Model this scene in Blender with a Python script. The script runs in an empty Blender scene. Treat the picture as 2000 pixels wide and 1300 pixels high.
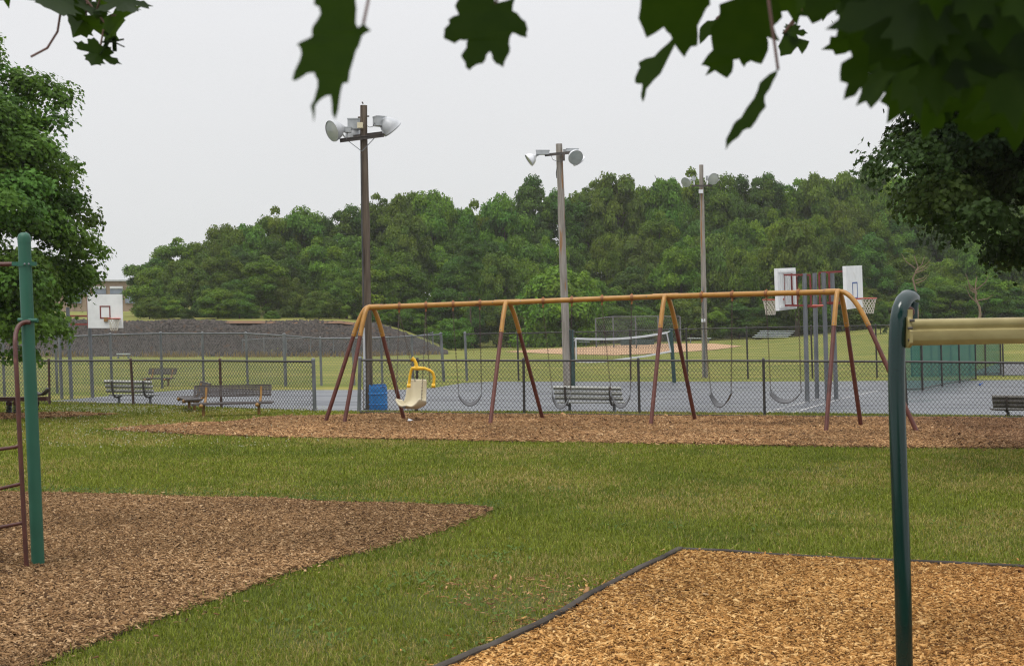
import bpy, math, random
import numpy as np
from mathutils import Vector, Matrix
random.seed(7)
RNG = np.random.default_rng(11)
C = bpy.context.scene.collection
SC = bpy.context.scene
R = math.radians

# ------------------------------------------------------------------ camera, sky, sun, exposure
H = 1.75
F = 2900.0            # focal length in pixels of a 2000 px wide frame
HOR = 655.0
cam_d = bpy.data.cameras.new('camera')
cam = bpy.data.objects.new('camera', cam_d); C.objects.link(cam)
cam_d.sensor_width = 36.0; cam_d.lens = 36.0 * F / 2000.0
cam_d.clip_start = 0.05; cam_d.clip_end = 4000
cam.location = (0, 0, H)
cam.rotation_euler = (R(90) + math.atan((HOR - 650) / F), 0, 0)
cam_d.dof.use_dof = True
cam_d.dof.focus_distance = 27.0
cam_d.dof.aperture_fstop = 10.0
SC.camera = cam

SUN_EL, SUN_AZ = R(62), R(215)
w = bpy.data.worlds.new('World'); SC.world = w; w.use_nodes = True
nt = w.node_tree; nt.nodes.clear()
def wn(t, **k):
    n = nt.nodes.new(t)
    for a, b in k.items(): setattr(n, a, b)
    return n
out = wn('ShaderNodeOutputWorld'); bg = wn('ShaderNodeBackground')
sky = wn('ShaderNodeTexSky', sky_type='NISHITA', sun_disc=False)
sky.sun_elevation = SUN_EL; sky.sun_rotation = SUN_AZ; sky.dust_density = 4.0; sky.air_density = 1.2
hs = wn('ShaderNodeHueSaturation'); hs.inputs['Saturation'].default_value = 0.15
tc = wn('ShaderNodeTexCoord'); sp = wn('ShaderNodeSeparateXYZ')
ramp = wn('ShaderNodeValToRGB')          # overcast layer: dimmer at the horizon than overhead
e = ramp.color_ramp.elements
e[0].position = 0.0; e[0].color = (0.365, 0.372, 0.375, 1)
e[1].position = 1.0; e[1].color = (1.0, 1.0, 1.03, 1)
m = ramp.color_ramp.elements.new(0.23); m.color = (0.41, 0.413, 0.424, 1)
m = ramp.color_ramp.elements.new(0.06); m.color = (0.37, 0.376, 0.38, 1)
sc_ = wn('ShaderNodeMix', data_type='RGBA', blend_type='MULTIPLY'); sc_.inputs['Factor'].default_value = 1.0
sc_.inputs[7].default_value = (20.0, 20.0, 20.0, 1)
mx = wn('ShaderNodeMix', data_type='RGBA'); mx.inputs['Factor'].default_value = 0.93
L = nt.links.new
L(sky.outputs[0], hs.inputs['Color']); L(tc.outputs['Generated'], sp.inputs[0]); L(sp.outputs['Z'], ramp.inputs[0])
cn = wn('ShaderNodeTexNoise'); cn.inputs['Scale'].default_value = 2.2; cn.inputs['Detail'].default_value = 4; cm = wn('ShaderNodeMapping'); cm.inputs['Scale'].default_value = (1, 1, 3)
cr_ = wn('ShaderNodeMapRange'); cr_.inputs['To Min'].default_value = .955; cr_.inputs['To Max'].default_value = 1.045
cx = wn('ShaderNodeVectorMath', operation='SCALE'); L(tc.outputs['Generated'], cm.inputs[0]); L(cm.outputs[0], cn.inputs['Vector']); L(cn.outputs[0], cr_.inputs['Value'])
L(ramp.outputs[0], cx.inputs[0]); L(cr_.outputs[0], cx.inputs['Scale'])                    # faint cloud tone
L(cx.outputs[0], sc_.inputs[6]); L(hs.outputs[0], mx.inputs[6]); L(sc_.outputs[2], mx.inputs[7])
L(mx.outputs[2], bg.inputs['Color']); bg.inputs['Strength'].default_value = 0.105
L(bg.outputs[0], out.inputs['Surface'])

sun_d = bpy.data.lights.new('sun', 'SUN'); sun_d.energy = 1.4; sun_d.angle = R(20); sun_d.color = (1, .96, .9)
sun = bpy.data.objects.new('sun', sun_d); C.objects.link(sun)
sun.rotation_euler = (R(90) - SUN_EL, 0, math.pi - SUN_AZ)
SC.view_settings.view_transform = 'Standard'
try: SC.view_settings.look = 'None'
except Exception: pass
SC.view_settings.exposure = 0.0; SC.view_settings.gamma = 1.0
SC.cycles.max_bounces = 6; SC.cycles.diffuse_bounces = 3; SC.cycles.glossy_bounces = 3
SC.cycles.transmission_bounces = 4; SC.cycles.transparent_max_bounces = 12; SC.cycles.volume_bounces = 1
SC.cycles.use_denoising = True; SC.cycles.denoising_prefilter = 'NONE'; SC.cycles.pixel_filter_type = 'BLACKMAN_HARRIS'; SC.cycles.filter_width = 1.2

# ------------------------------------------------------------------ places
def smooth(a, b, t):
    t = min(1, max(0, (t - a) / (b - a))); return t * t * (3 - 2 * t)
UK = [(-.6, 0), (-.11, 0), (-.035, .005), (.05, .0105), (.17, .018), (.25, .031), (.30, .040), (.6, .045)]
def kfun(u): return np.interp(u, [a for a, _ in UK], [b for _, b in UK])
def bankh(u): return np.interp(u, [-.115, -.09, -.072, -.055, -.041], [1, .84, .60, .28, 0])
def terr(x, y):
    """height of the land at (x, y)"""
    y = max(y, 1e-3); u = x / max(y, 5.0)
    s = max(0.0, y - 60); z = float(kfun(u)) * s * s / (s + 15)
    b = float(bankh(u))
    z += b * (2.75 * smooth(121, 126.5, y) + .030 * max(0, min(y, 200) - 126))
    hill = smooth(-.262, -.215, u)
    z += hill * float(np.interp(u, [-.22, -.1, .1, .3], [.06, .10, .16, .16])) * max(0, min(y, 205) - 163)
    return z
def Q(px, py, d): return Vector(((px - 1000) / F * d, d, H - (py - HOR) * d / F))
def G(px, py, dmax=260):
    """the point of the land seen at a photograph position"""
    a = 5.0
    while a < dmax:
        p = Q(px, py, a + .5)
        if p.z <= terr(p.x, p.y): break
        a += .5
    lo, hi = a, a + .5
    for _ in range(20):
        mid = (lo + hi) / 2; p = Q(px, py, mid)
        if p.z <= terr(p.x, p.y): hi = mid
        else: lo = mid
    return Q(px, py, (lo + hi) / 2)
LEAN = Vector((-.033, -.033, 1))      # the land slopes a little, so plumb posts lean against it

# ------------------------------------------------------------------ mesh helpers
def wloc(o):
    v = Vector((0, 0, 0))
    while o is not None: v += o.location; o = o.parent
    return v
class MB:
    def __init__(s): s.v = []; s.f = []
    def add(s, vs, fs):
        n = len(s.v); s.v += [tuple(p) for p in vs]; s.f += [tuple(i + n for i in f) for f in fs]
    def frame(s, c, ax, ay, az):
        vs = [c + ax * i + ay * j + az * k for k in (-1, 1) for j in (-1, 1) for i in (-1, 1)]
        s.add(vs, [(0, 2, 3, 1), (4, 5, 7, 6), (0, 1, 5, 4), (2, 6, 7, 3), (0, 4, 6, 2), (1, 3, 7, 5)])
    def box(s, c, sx, sy, sz, rz=0, up=None):
        c = Vector(c); a = Vector((math.cos(rz), math.sin(rz), 0)); b = Vector((-math.sin(rz), math.cos(rz), 0)); u = Vector((0, 0, 1))
        s.frame(c, a * sx / 2, b * sy / 2, u * sz / 2)
    def bar(s, p, q, wd, th=None, side=None):
        p = Vector(p); q = Vector(q); d = q - p; th = th or wd
        a = d.cross(side) if side is not None else d.cross(Vector((0, 0, 1)))
        if a.length < 1e-6: a = d.cross(Vector((0, 1, 0)))
        a.normalize(); b = d.cross(a).normalized()
        s.frame((p + q) / 2, a * wd / 2, b * th / 2, d / 2)
    def tube(s, pts, r, n=10, cap=True):
        pts = [Vector(p) for p in pts]; k = len(pts)
        rr = [r] * k if not isinstance(r, (list, tuple)) else r
        d0 = (pts[1] - pts[0]).normalized()
        a = d0.cross(Vector((0, 0, 1)))
        if a.length < .05: a = d0.cross(Vector((0, 1, 0)))
        a.normalize(); vs = []
        for i in range(k):
            d = (pts[min(i + 1, k - 1)] - pts[max(i - 1, 0)]).normalized()
            a = (a - d * a.dot(d)); a.normalize(); b = d.cross(a)
            for j in range(n):
                t = 2 * math.pi * j / n
                vs.append(pts[i] + (a * math.cos(t) + b * math.sin(t)) * rr[i])
        fs = [(i * n + j, i * n + (j + 1) % n, (i + 1) * n + (j + 1) % n, (i + 1) * n + j) for i in range(k - 1) for j in range(n)]
        if cap: fs += [tuple(range(n))[::-1], tuple(range((k - 1) * n, k * n))]
        s.add(vs, fs)
    def lathe(s, o, ax, prof, n=20):
        o = Vector(o); ax = Vector(ax).normalized()
        a = ax.cross(Vector((0, 0, 1)))
        if a.length < .05: a = ax.cross(Vector((0, 1, 0)))
        a.normalize(); b = ax.cross(a); vs = []
        for r, h in prof:
            for j in range(n):
                t = 2 * math.pi * j / n; vs.append(o + ax * h + (a * math.cos(t) + b * math.sin(t)) * max(r, 1e-4))
        k = len(prof)
        s.add(vs, [(i * n + j, i * n + (j + 1) % n, (i + 1) * n + (j + 1) % n, (i + 1) * n + j) for i in range(k - 1) for j in range(n)])
    def ball(s, c, r, n=10):
        pr = [(r * math.sin(math.pi * i / 6), -r * math.cos(math.pi * i / 6)) for i in range(7)]
        s.lathe(c, (0, 0, 1), pr, n)
    def build(s, name, mat, parent=None, smooth_=True):
        me = bpy.data.meshes.new(name)
        off = wloc(parent) if parent is not None else Vector((0, 0, 0))
        me.from_pydata([(p[0] - off.x, p[1] - off.y, p[2] - off.z) for p in s.v], [], s.f)
        me.materials.append(mat); me.validate()
        if smooth_:
            me.polygons.foreach_set('use_smooth', [True] * len(me.polygons))
            try: me.set_sharp_from_angle(angle=R(40))
            except Exception: pass
        o = bpy.data.objects.new(name, me); C.objects.link(o)
        if parent is not None: o.parent = parent
        return o
def npmesh(name, verts, faces, mat, parent=None, col=None, smooth_=False):
    """a mesh from arrays; every face has the same number of corners; col is one colour per vertex"""
    me = bpy.data.meshes.new(name); nv, nf, k = len(verts), len(faces), faces.shape[1]
    me.vertices.add(nv); me.vertices.foreach_set('co', np.ascontiguousarray(verts, np.float32).ravel())
    me.loops.add(nf * k); me.loops.foreach_set('vertex_index', np.ascontiguousarray(faces, np.int32).ravel())
    me.polygons.add(nf); me.polygons.foreach_set('loop_start', np.arange(0, nf * k, k, dtype=np.int32))
    if smooth_: me.polygons.foreach_set('use_smooth', np.ones(nf, bool))
    if col is not None:
        a = me.attributes.new('col', 'FLOAT_COLOR', 'POINT')
        c4 = np.ones((nv, 4), np.float32); c4[:, :3] = col; a.data.foreach_set('color', c4.ravel())
    me.update(calc_edges=True); me.materials.append(mat)
    o = bpy.data.objects.new(name, me); C.objects.link(o)
    if parent is not None: o.parent = parent
    return o
def tag(o, label, cat, group=None, kind=None):
    if label: o['label'] = label
    if cat: o['category'] = cat
    if group: o['group'] = group
    if kind: o['kind'] = kind
    return o
def thing(name, loc, label, cat, group=None):
    o = bpy.data.objects.new(name, None); C.objects.link(o); o.location = loc; o.empty_display_size = .2
    return tag(o, label, cat, group)
def struct(o): o['kind'] = 'structure'; return o
def copy_tree(o, parent=None):
    c = o.copy(); C.objects.link(c); c.parent = parent
    for ch in list(o.children): copy_tree(ch, c)
    return c
def bez(p0, p1, p2, n=8):
    return [p0 * (1 - t) ** 2 + p1 * 2 * t * (1 - t) + p2 * t * t for t in [i / n for i in range(n + 1)]]

# ------------------------------------------------------------------ materials
def newmat(name):
    m = bpy.data.materials.new(name); m.use_nodes = True; n = m.node_tree
    return m, n, n.nodes['Principled BSDF']
def node(n, t, **k):
    x = n.nodes.new(t)
    for a, b in k.items(): setattr(x, a, b)
    return x
def pmat(name, c1, c2=None, scale=6.0, rough=.5, metal=0.0, bump=0.0, stretch=(1, 1, 1), c3=None, c3_at=.62, detail=6, rough2=None, coat=0):
    """paint, metal, wood: two tones mixed by noise, an optional third tone in patches, and a bump"""
    m, n, b = newmat(name); lk = n.links.new
    t = node(n, 'ShaderNodeTexCoord'); mp = node(n, 'ShaderNodeMapping'); mp.inputs['Scale'].default_value = stretch
    lk(t.outputs['Object'], mp.inputs[0])
    no = node(n, 'ShaderNodeTexNoise'); no.inputs['Scale'].default_value = scale; no.inputs['Detail'].default_value = detail
    lk(mp.outputs[0], no.inputs['Vector'])
    rp = node(n, 'ShaderNodeMapRange'); rp.inputs['From Min'].default_value = .35; rp.inputs['From Max'].default_value = .65
    lk(no.outputs[0], rp.inputs['Value'])
    mix = node(n, 'ShaderNodeMix', data_type='RGBA')
    mix.inputs[6].default_value = (*c1, 1); mix.inputs[7].default_value = (*(c2 or c1), 1); lk(rp.outputs[0], mix.inputs['Factor'])
    col = mix.outputs[2]
    if c3:
        n2 = node(n, 'ShaderNodeTexNoise'); n2.inputs['Scale'].default_value = scale * .43; n2.inputs['Detail'].default_value = 8
        lk(mp.outputs[0], n2.inputs['Vector'])
        r2 = node(n, 'ShaderNodeMapRange'); r2.inputs['From Min'].default_value = c3_at; r2.inputs['From Max'].default_value = c3_at + .06
        lk(n2.outputs[0], r2.inputs['Value'])
        m2 = node(n, 'ShaderNodeMix', data_type='RGBA'); m2.inputs[7].default_value = (*c3, 1)
        lk(col, m2.inputs[6]); lk(r2.outputs[0], m2.inputs['Factor']); col = m2.outputs[2]
    lk(col, b.inputs['Base Color'])
    b.inputs['Roughness'].default_value = rough; b.inputs['Metallic'].default_value = metal
    if rough >= .85: b.inputs['Specular IOR Level'].default_value = .12
    if coat: b.inputs['Coat Weight'].default_value = coat; b.inputs['Coat Roughness'].default_value = .15
    if rough2 is not None:
        rr = node(n, 'ShaderNodeMapRange'); rr.inputs['From Min'].default_value = .35; rr.inputs['From Max'].default_value = .65
        rr.inputs['To Min'].default_value = rough; rr.inputs['To Max'].default_value = rough2
        lk(no.outputs[0], rr.inputs['Value']); lk(rr.outputs[0], b.inputs['Roughness'])
    if bump:
        bp = node(n, 'ShaderNodeBump'); bp.inputs['Strength'].default_value = bump; bp.inputs['Distance'].default_value = .02
        lk(no.outputs[0], bp.inputs['Height']); lk(bp.outputs[0], b.inputs['Normal'])
    return m
def leafmat(name, gain=(1, 1, 1), trans=.35, rough=.6, spec=.12):
    """foliage: colour comes from each leaf, some light passes through"""
    m, n, b = newmat(name); lk = n.links.new
    a = node(n, 'ShaderNodeAttribute', attribute_name='col')
    mu = node(n, 'ShaderNodeMix', data_type='RGBA', blend_type='MULTIPLY'); mu.inputs['Factor'].default_value = 1
    mu.inputs[7].default_value = (*gain, 1); lk(a.outputs['Color'], mu.inputs[6])
    oi = node(n, 'ShaderNodeObjectInfo')
    hv = node(n, 'ShaderNodeHueSaturation')
    r1 = node(n, 'ShaderNodeMapRange'); r1.inputs['To Min'].default_value = .487; r1.inputs['To Max'].default_value = .512
    r2 = node(n, 'ShaderNodeMapRange'); r2.inputs['To Min'].default_value = .80; r2.inputs['To Max'].default_value = 1.22
    lk(oi.outputs['Random'], r1.inputs['Value']); lk(oi.outputs['Random'], r2.inputs['Value'])
    lk(r1.outputs[0], hv.inputs['Hue']); lk(r2.outputs[0], hv.inputs['Value']); lk(mu.outputs[2], hv.inputs['Color'])
    lk(hv.outputs[0], b.inputs['Base Color']); b.inputs['Roughness'].default_value = rough
    b.inputs['Specular IOR Level'].default_value = spec
    tr = node(n, 'ShaderNodeBsdfTranslucent')
    g = node(n, 'ShaderNodeMix', data_type='RGBA', blend_type='MULTIPLY'); g.inputs['Factor'].default_value = 1
    g.inputs[7].default_value = (1.25, 1.3, .6, 1); lk(hv.outputs[0], g.inputs[6]); lk(g.outputs[2], tr.inputs['Color'])
    ms = node(n, 'ShaderNodeMixShader'); ms.inputs[0].default_value = trans
    lk(b.outputs[0], ms.inputs[1]); lk(tr.outputs[0], ms.inputs[2])
    lk(ms.outputs[0], n.nodes['Material Output'].inputs['Surface'])
    return m
def attrmat(name, rough=.8, spec=.3):
    m, n, b = newmat(name); a = node(n, 'ShaderNodeAttribute', attribute_name='col')
    n.links.new(a.outputs['Color'], b.inputs['Base Color']); b.inputs['Roughness'].default_value = rough
    b.inputs['Specular IOR Level'].default_value = spec
    return m
def groundmat():
    m, n, b = newmat('lawn'); lk = n.links.new
    t = node(n, 'ShaderNodeTexCoord')
    def noise(sc, st=(1, 1, 1), det=5):
        mp = node(n, 'ShaderNodeMapping'); mp.inputs['Scale'].default_value = st; lk(t.outputs['Object'], mp.inputs[0])
        x = node(n, 'ShaderNodeTexNoise'); x.inputs['Scale'].default_value = sc; x.inputs['Detail'].default_value = det; x.inputs['Roughness'].default_value = .65
        lk(mp.outputs[0], x.inputs['Vector']); return x.outputs[0]
    def rng(v, a, c, lo=0, hi=1):
        r = node(n, 'ShaderNodeMapRange'); r.inputs['From Min'].default_value = a; r.inputs['From Max'].default_value = c
        r.inputs['To Min'].default_value = lo; r.inputs['To Max'].default_value = hi; lk(v, r.inputs['Value']); return r.outputs[0]
    def mix(f, a, c):
        x = node(n, 'ShaderNodeMix', data_type='RGBA')
        for i, q in ((6, a), (7, c)):
            if isinstance(q, tuple): x.inputs[i].default_value = (*q, 1)
            else: lk(q, x.inputs[i])
        lk(f, x.inputs['Factor']); return x.outputs[2]
    c = mix(rng(noise(14), .4, .62), (.092, .120, .022), (.140, .160, .036))
    c = mix(rng(noise(.55), .42, .66), c, (.19, .18, .044))                       # drier patches
    c = mix(rng(noise(.16, (.35, 2.0, 1)), .5, .66, 0, .75), c, (.26, .225, .066))   # yellow bands on the field
    c = mix(rng(noise(.35, (.4, 1.2, 1)), .60, .74, 0, .6), c, (.078, .125, .025))
    sx = node(n, 'ShaderNodeSeparateXYZ'); lk(t.outputs['Object'], sx.inputs[0])
    near = rng(sx.outputs['Y'], 36, 40)
    soil = mix(rng(noise(45, det=8), .4, .62), (.045, .062, .012), (.105, .110, .030))
    c = mix(near, soil, c)
    lk(c, b.inputs['Base Color']); b.inputs['Roughness'].default_value = .9; b.inputs['Specular IOR Level'].default_value = .1
    bp = node(n, 'ShaderNodeBump'); bp.inputs['Strength'].default_value = .6; bp.inputs['Distance'].default_value = .06
    lk(noise(9, det=8), bp.inputs['Height']); lk(bp.outputs[0], b.inputs['Normal'])
    return m
MG = groundmat()
M_leaf = leafmat('leaves', trans=.3)
M_grass = leafmat('grass_blades', trans=.3, rough=.65, spec=.08)
M_chip = attrmat('chips', .9, .08)
M_asphalt = pmat('asphalt', (.064, .070, .081), (.116, .124, .138), .9, .58, bump=.05, c3=(.062, .066, .074), c3_at=.58, rough2=.24, stretch=(.35, 1, 1))
M_asphalt2 = pmat('asphalt_dark', (.055, .058, .06), (.09, .092, .095), 1.3, .6, bump=.05)
M_line = pmat('court_paint', (.5, .5, .49), (.22, .22, .22), 3, .7, c3=(.13, .13, .135), c3_at=.55)
M_crack = pmat('crack_weeds', (.09, .10, .03), (.13, .13, .07), 5, .9)
M_mustard = pmat('mustard_paint', (.31, .148, .020), (.37, .180, .027), 9, .38, c3=(.17, .066, .014), c3_at=.66)
M_rustmus = pmat('rusty_mustard', (.26, .10, .02), (.17, .06, .015), 30, .6)
M_maroon = pmat('maroon_paint', (.080, .018, .011), (.108, .026, .015), 7, .48, c3=(.06, .012, .009))
M_chain = pmat('chain_steel', (.10, .07, .05), (.05, .04, .035), 30, .55, .4)
M_rubber = pmat('black_rubber', (.022, .022, .024), (.045, .045, .047), 9, .4)
M_cream = pmat('cream_plastic', (.62, .56, .40), (.56, .50, .34), 3, .42, c3=(.5, .43, .27), c3_at=.68)
M_yellow = pmat('yellow_plastic', (.78, .46, .02), (.68, .39, .02), 4, .4)
M_fence_blk = pmat('black_vinyl', (.022, .02, .019), (.036, .03, .027), 12, .45)
M_fence_rust = pmat('brown_vinyl_post', (.045, .027, .02), (.07, .03, .018), 8, .55, c3=(.13, .04, .015), c3_at=.62)
M_galv = pmat('galvanised', (.11, .12, .13), (.17, .18, .19), 5, .5, .35, stretch=(1, 1, .3))
M_galv_d = pmat('weathered_galvanised', (.10, .11, .115), (.17, .18, .185), 6, .6, .3, stretch=(1, 1, .3))
M_polewood = pmat('grey_pole_wood', (.19, .17, .145), (.31, .285, .25), 5, .85, bump=.5, stretch=(4, 4, .25), c3=(.26, .13, .05), c3_at=.60)
M_polewood_d = pmat('brown_pole_wood', (.085, .066, .05), (.15, .12, .092), 5, .85, bump=.5, stretch=(4, 4, .25), c3=(.06, .045, .036), c3_at=.58)
M_lampgrey = pmat('lamp_housing', (.36, .375, .39), (.46, .475, .49), 4, .4)
M_lampbox = pmat('ballast_grey', (.30, .32, .33), (.4, .42, .43), 5, .5)
M_lampwhite = pmat('lamp_aluminium', (.72, .73, .74), (.6, .61, .63), 3, .3, .3)
M_lens = pmat('lamp_glass', (.30, .33, .31), (.42, .44, .40), 2.5, .12)
M_darksteel = pmat('dark_steel', (.05, .045, .042), (.09, .075, .066), 10, .55, .3)
M_paleplank = pmat('weathered_plank', (.25, .255, .235), (.36, .36, .33), 6, .7, stretch=(.4, 1, 1), c3=(.16, .155, .13), c3_at=.62)
M_shadedplank = pmat('shaded_plank', (.075, .07, .06), (.13, .12, .10), 6, .7, stretch=(.4, 1, 1))  # darker copy of the pale planks, the bench's shade put into the colour
M_benchblk = pmat('brown_coated_metal', (.055, .046, .043), (.085, .07, .064), 14, .5)
M_benchleg = pmat('ochre_paint', (.30, .16, .035), (.22, .11, .025), 9, .5, c3=(.13, .07, .03), c3_at=.64)
M_blue = pmat('blue_barrel', (.012, .125, .36), (.018, .18, .46), 5, .42, c3=(.01, .05, .14), c3_at=.66, stretch=(1, 1, .5))
M_white = pmat('white_board', (.74, .75, .74), (.66, .67, .66), 4, .5, c3=(.55, .54, .5), c3_at=.68)
M_red = pmat('red_paint', (.20, .026, .02), (.13, .02, .016), 9, .6)
M_rim = pmat('orange_red_rim', (.48, .10, .065), (.38, .08, .05), 9, .5)
M_net = pmat('net_cord', (.62, .58, .48), (.52, .48, .4), 20, .9)
M_bluep = pmat('blue_paint', (.03, .08, .26), (.04, .10, .3), 9, .6)
M_tape = pmat('white_tape', (.62, .63, .61), (.7, .7, .68), 9, .7)
M_teal = pmat('dark_green_post', (.016, .045, .042), (.024, .06, .055), 9, .45)
M_green = pmat('green_paint', (.009, .080, .046), (.012, .096, .056), 5, .5, c3=(.014, .115, .07), c3_at=.7)
M_dkgreen = pmat('glossy_dark_green', (.002, .020, .018), (.003, .025, .022), 6, .14)
M_brownred = pmat('brown_red_paint', (.058, .016, .010), (.082, .022, .014), 14, .5, c3=(.13, .045, .026), c3_at=.66)
M_beam = pmat('pale_yellow_track', (.34, .285, .12), (.26, .21, .08), 7, .42, stretch=(1, 1, 2), c3=(.15, .11, .04), c3_at=.58, detail=10)
M_brick = pmat('tan_brick', (.26, .19, .135), (.32, .24, .18), 2, .85)
M_winwhite = pmat('window_panel', (.5, .52, .54), (.62, .63, .65), .5, .4)
M_winblue = pmat('window_dark', (.13, .16, .22), (.22, .25, .31), .6, .3)
M_gravel = pmat('dark_gravel', (.016, .014, .013), (.078, .068, .060), 5.5, .9, bump=.8, c3=(.070, .046, .032), c3_at=.60, detail=12, stretch=(1, 1, .7))
M_redsoil = pmat('red_soil', (.17, .095, .055), (.13, .085, .058), 1.2, .95, bump=.6, detail=10)
M_clay = pmat('infield_clay', (.42, .27, .16), (.36, .235, .14), .5, .95)
M_wood = pmat('edging_timber', (.036, .030, .025), (.075, .064, .053), 7, .85, bump=.5, stretch=(.5, .5, 1), c3=(.03, .026, .022))
M_bark = pmat('bark', (.065, .052, .04), (.12, .098, .075), 6, .95, bump=.6, stretch=(1, 1, .3))
M_bare = pmat('bare_branch', (.23, .165, .11), (.16, .12, .085), 3, .9)
M_twig = pmat('twig', (.18, .085, .07), (.11, .065, .045), 9, .7)
M_screen, _n, _b = newmat('green_windscreen')
_b.inputs['Base Color'].default_value = (.010, .125, .10, 1); _b.inputs['Roughness'].default_value = .8
_t = node(_n, 'ShaderNodeBsdfTransparent'); _ms = node(_n, 'ShaderNodeMixShader'); _ms.inputs[0].default_value = .70
_n.links.new(_t.outputs[0], _ms.inputs[1]); _n.links.new(_b.outputs[0], _ms.inputs[2]); _n.links.new(_ms.outputs[0], _n.nodes['Material Output'].inputs['Surface'])
M_alu = pmat('bleacher_aluminium', (.38, .42, .41), (.48, .52, .5), 3, .45, .2)
M_paper = pmat('paper', (.75, .78, .82), (.68, .7, .74), 9, .7)
M_stump = pmat('cut_wood', (.30, .17, .075), (.2, .12, .06), 9, .9)

# ------------------------------------------------------------------ land
def fan_sheet(name, u0, u1, nu, ys, mat, dz=0.0, mask=None):
    us = np.linspace(u0, u1, nu); vs = []; fs = []
    for y in ys:
        for u in us: vs.append((u * max(y, 5), y, terr(u * max(y, 5), y) + dz))
    for i in range(len(ys) - 1):
        for j in range(nu - 1):
            if mask and not mask((us[j] + us[j + 1]) / 2, (ys[i] + ys[i + 1]) / 2): continue
            a = i * nu + j; fs.append((a, a + 1, a + nu + 1, a + nu))
    return npmesh(name, np.array(vs), np.array(fs), mat, smooth_=True)
ys = [-20, 0, 4, 6, 20, 40, 55] + list(np.arange(60, 120, 4)) + list(np.arange(120, 130, .75)) + list(np.arange(131, 250, 3)) + [270, 300, 335]
struct(fan_sheet('ground', -.75, .75, 160, ys, MG))['label'] = 'mown playground lawn and field of patchy green and straw coloured grass'
def poly_sheet(name, pix, mat, dz, label=None):
    mb = MB(); pts = [G(*p) for p in pix]
    import mathutils.geometry as mg
    from mathutils.geometry import tessellate_polygon
    tri = tessellate_polygon([[Vector((p.x, p.y, 0)) for p in pts]])
    mb.add([(p.x, p.y, terr(p.x, p.y) + dz) for p in pts], [tuple(t) for t in tri])
    o = mb.build(name, mat, smooth_=False)
    me = o.data                                                   # make every face look up
    flip = [p.index for p in me.polygons if p.normal.z < 0]
    if flip: me.flip_normals() if len(flip) == len(me.polygons) else None
    struct(o)
    if label: o['label'] = label
    return o, [(p.x, p.y) for p in pts]
COURT = [(60, 786), (103, 785), (260, 789.5), (400, 795), (540, 800), (620, 803), (700, 803), (1000, 804), (1500, 807), (2000, 813), (2400, 817), (2400, 742), (2000, 742), (1500, 745), (960, 745),
         (905, 747.5), (850, 757), (800, 761), (500, 762), (440, 758), (400, 758.5), (300, 766), (215, 773), (150, 779)]
o, COURT_P = poly_sheet('court', COURT, M_asphalt, .006, 'damp grey asphalt ball court')
poly_sheet('upper_court', [(1880, 733), (2000, 733), (2200, 733), (2300, 706), (2050, 706), (1960, 708), (1925, 718)], M_asphalt2, .02, 'dark asphalt court beyond the green windscreen')
PIT_L = [(-500, 962), (0, 966), (60, 967), (160, 970), (300, 974), (420, 978), (500, 977), (560, 981), (640, 986), (760, 988), (850, 993), (905, 992), (962, 998), (940, 1010), (900, 1022), (860, 1041), (800, 1055), (730, 1076), (665, 1090),
         (600, 1111), (530, 1132), (470, 1156), (400, 1180), (330, 1206), (265, 1228), (200, 1256), (130, 1280), (60, 1310), (-60, 1360), (-500, 1400)]
PIT_R = [(1332, 1079), (1420, 1083), (1500, 1088), (1700, 1100), (2000, 1114), (2500, 1136), (2700, 1450), (700, 1450), (780, 1350), (890, 1303), (960, 1272), (1050, 1231), (1150, 1172), (1250, 1118)]
PIT_S = [(205, 841), (300, 847), (430, 853), (560, 856), (700, 859), (1000, 864), (1300, 869), (1700, 876), (2000, 879), (2500, 886), (2500, 828), (2000, 820.5), (1750, 818.5), (1500, 816.5), (1250, 814.5), (1000, 813), (820, 811.5), (700, 811), (655, 813), (610, 815),
         (560, 814), (500, 821), (440, 827), (360, 831), (300, 834), (240, 839)]
PIT_P = [(-300, 826), (40, 820), (120, 817), (190, 814), (228, 811), (150, 808.5), (60, 809.5), (-300, 814)]
M_bedL = pmat('bed_brown', (.115, .08, .05), (.05, .036, .026), 28, .95, bump=.8)
M_bedR = pmat('bed_gold', (.21, .125, .048), (.085, .045, .02), 28, .95, bump=.8)
M_bedS = pmat('bed_tan', (.16, .095, .05), (.08, .05, .03), 16, .95, bump=.8)
_, PL = poly_sheet('wood_chip_bed', PIT_L, M_bedL, .008, 'brown wood chip bed under the climbing ladder')
_, PR = poly_sheet('wood_chip_bed', PIT_R, M_bedR, .006, 'fresh golden wood chip bed around the dark green post')
_, PS = poly_sheet('wood_chip_bed', PIT_S, M_bedS, .008, 'long tan wood chip bed under the swing set')
_, PP = poly_sheet('wood_chip_bed', PIT_P, M_bedS, .008, 'thin tan wood chip strip under the spring rider')
poly_sheet('infield', [(985, 687), (1100, 692), (1200, 694), (1300, 690), (1400, 683), (1450, 676), (1390, 671), (1310, 671), (1230, 672), (1150, 678), (1070, 681)], M_clay, .03, 'tan clay infield of the ball diamond')
def line(pts, wd, mat, name='court_marking', dz=.011):
    mb = MB()
    ps = [G(*p) for p in pts]
    for a, b in zip(ps[:-1], ps[1:]):
        d = (b - a); d.z = 0; s = Vector((-d.y, d.x, 0)).normalized() * wd / 2
        mb.add([(q.x, q.y, dz) for q in (a - s, b - s, b + s, a + s)], [(0, 1, 2, 3)])
    return struct(mb.build(name, mat, smooth_=False))
line([(1495, 806), (1582, 783), (1640, 772)], .06, M_line)
line([(1545, 807), (1640, 780), (1715, 763)], .08, M_line)
line([(1625, 791), (1800, 793), (2000, 796)], .05, M_line)
line([(1620, 758), (1700, 747)], .05, M_line)
line([(1215, 790), (1290, 778), (1340, 775)], .05, M_line)
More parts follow.
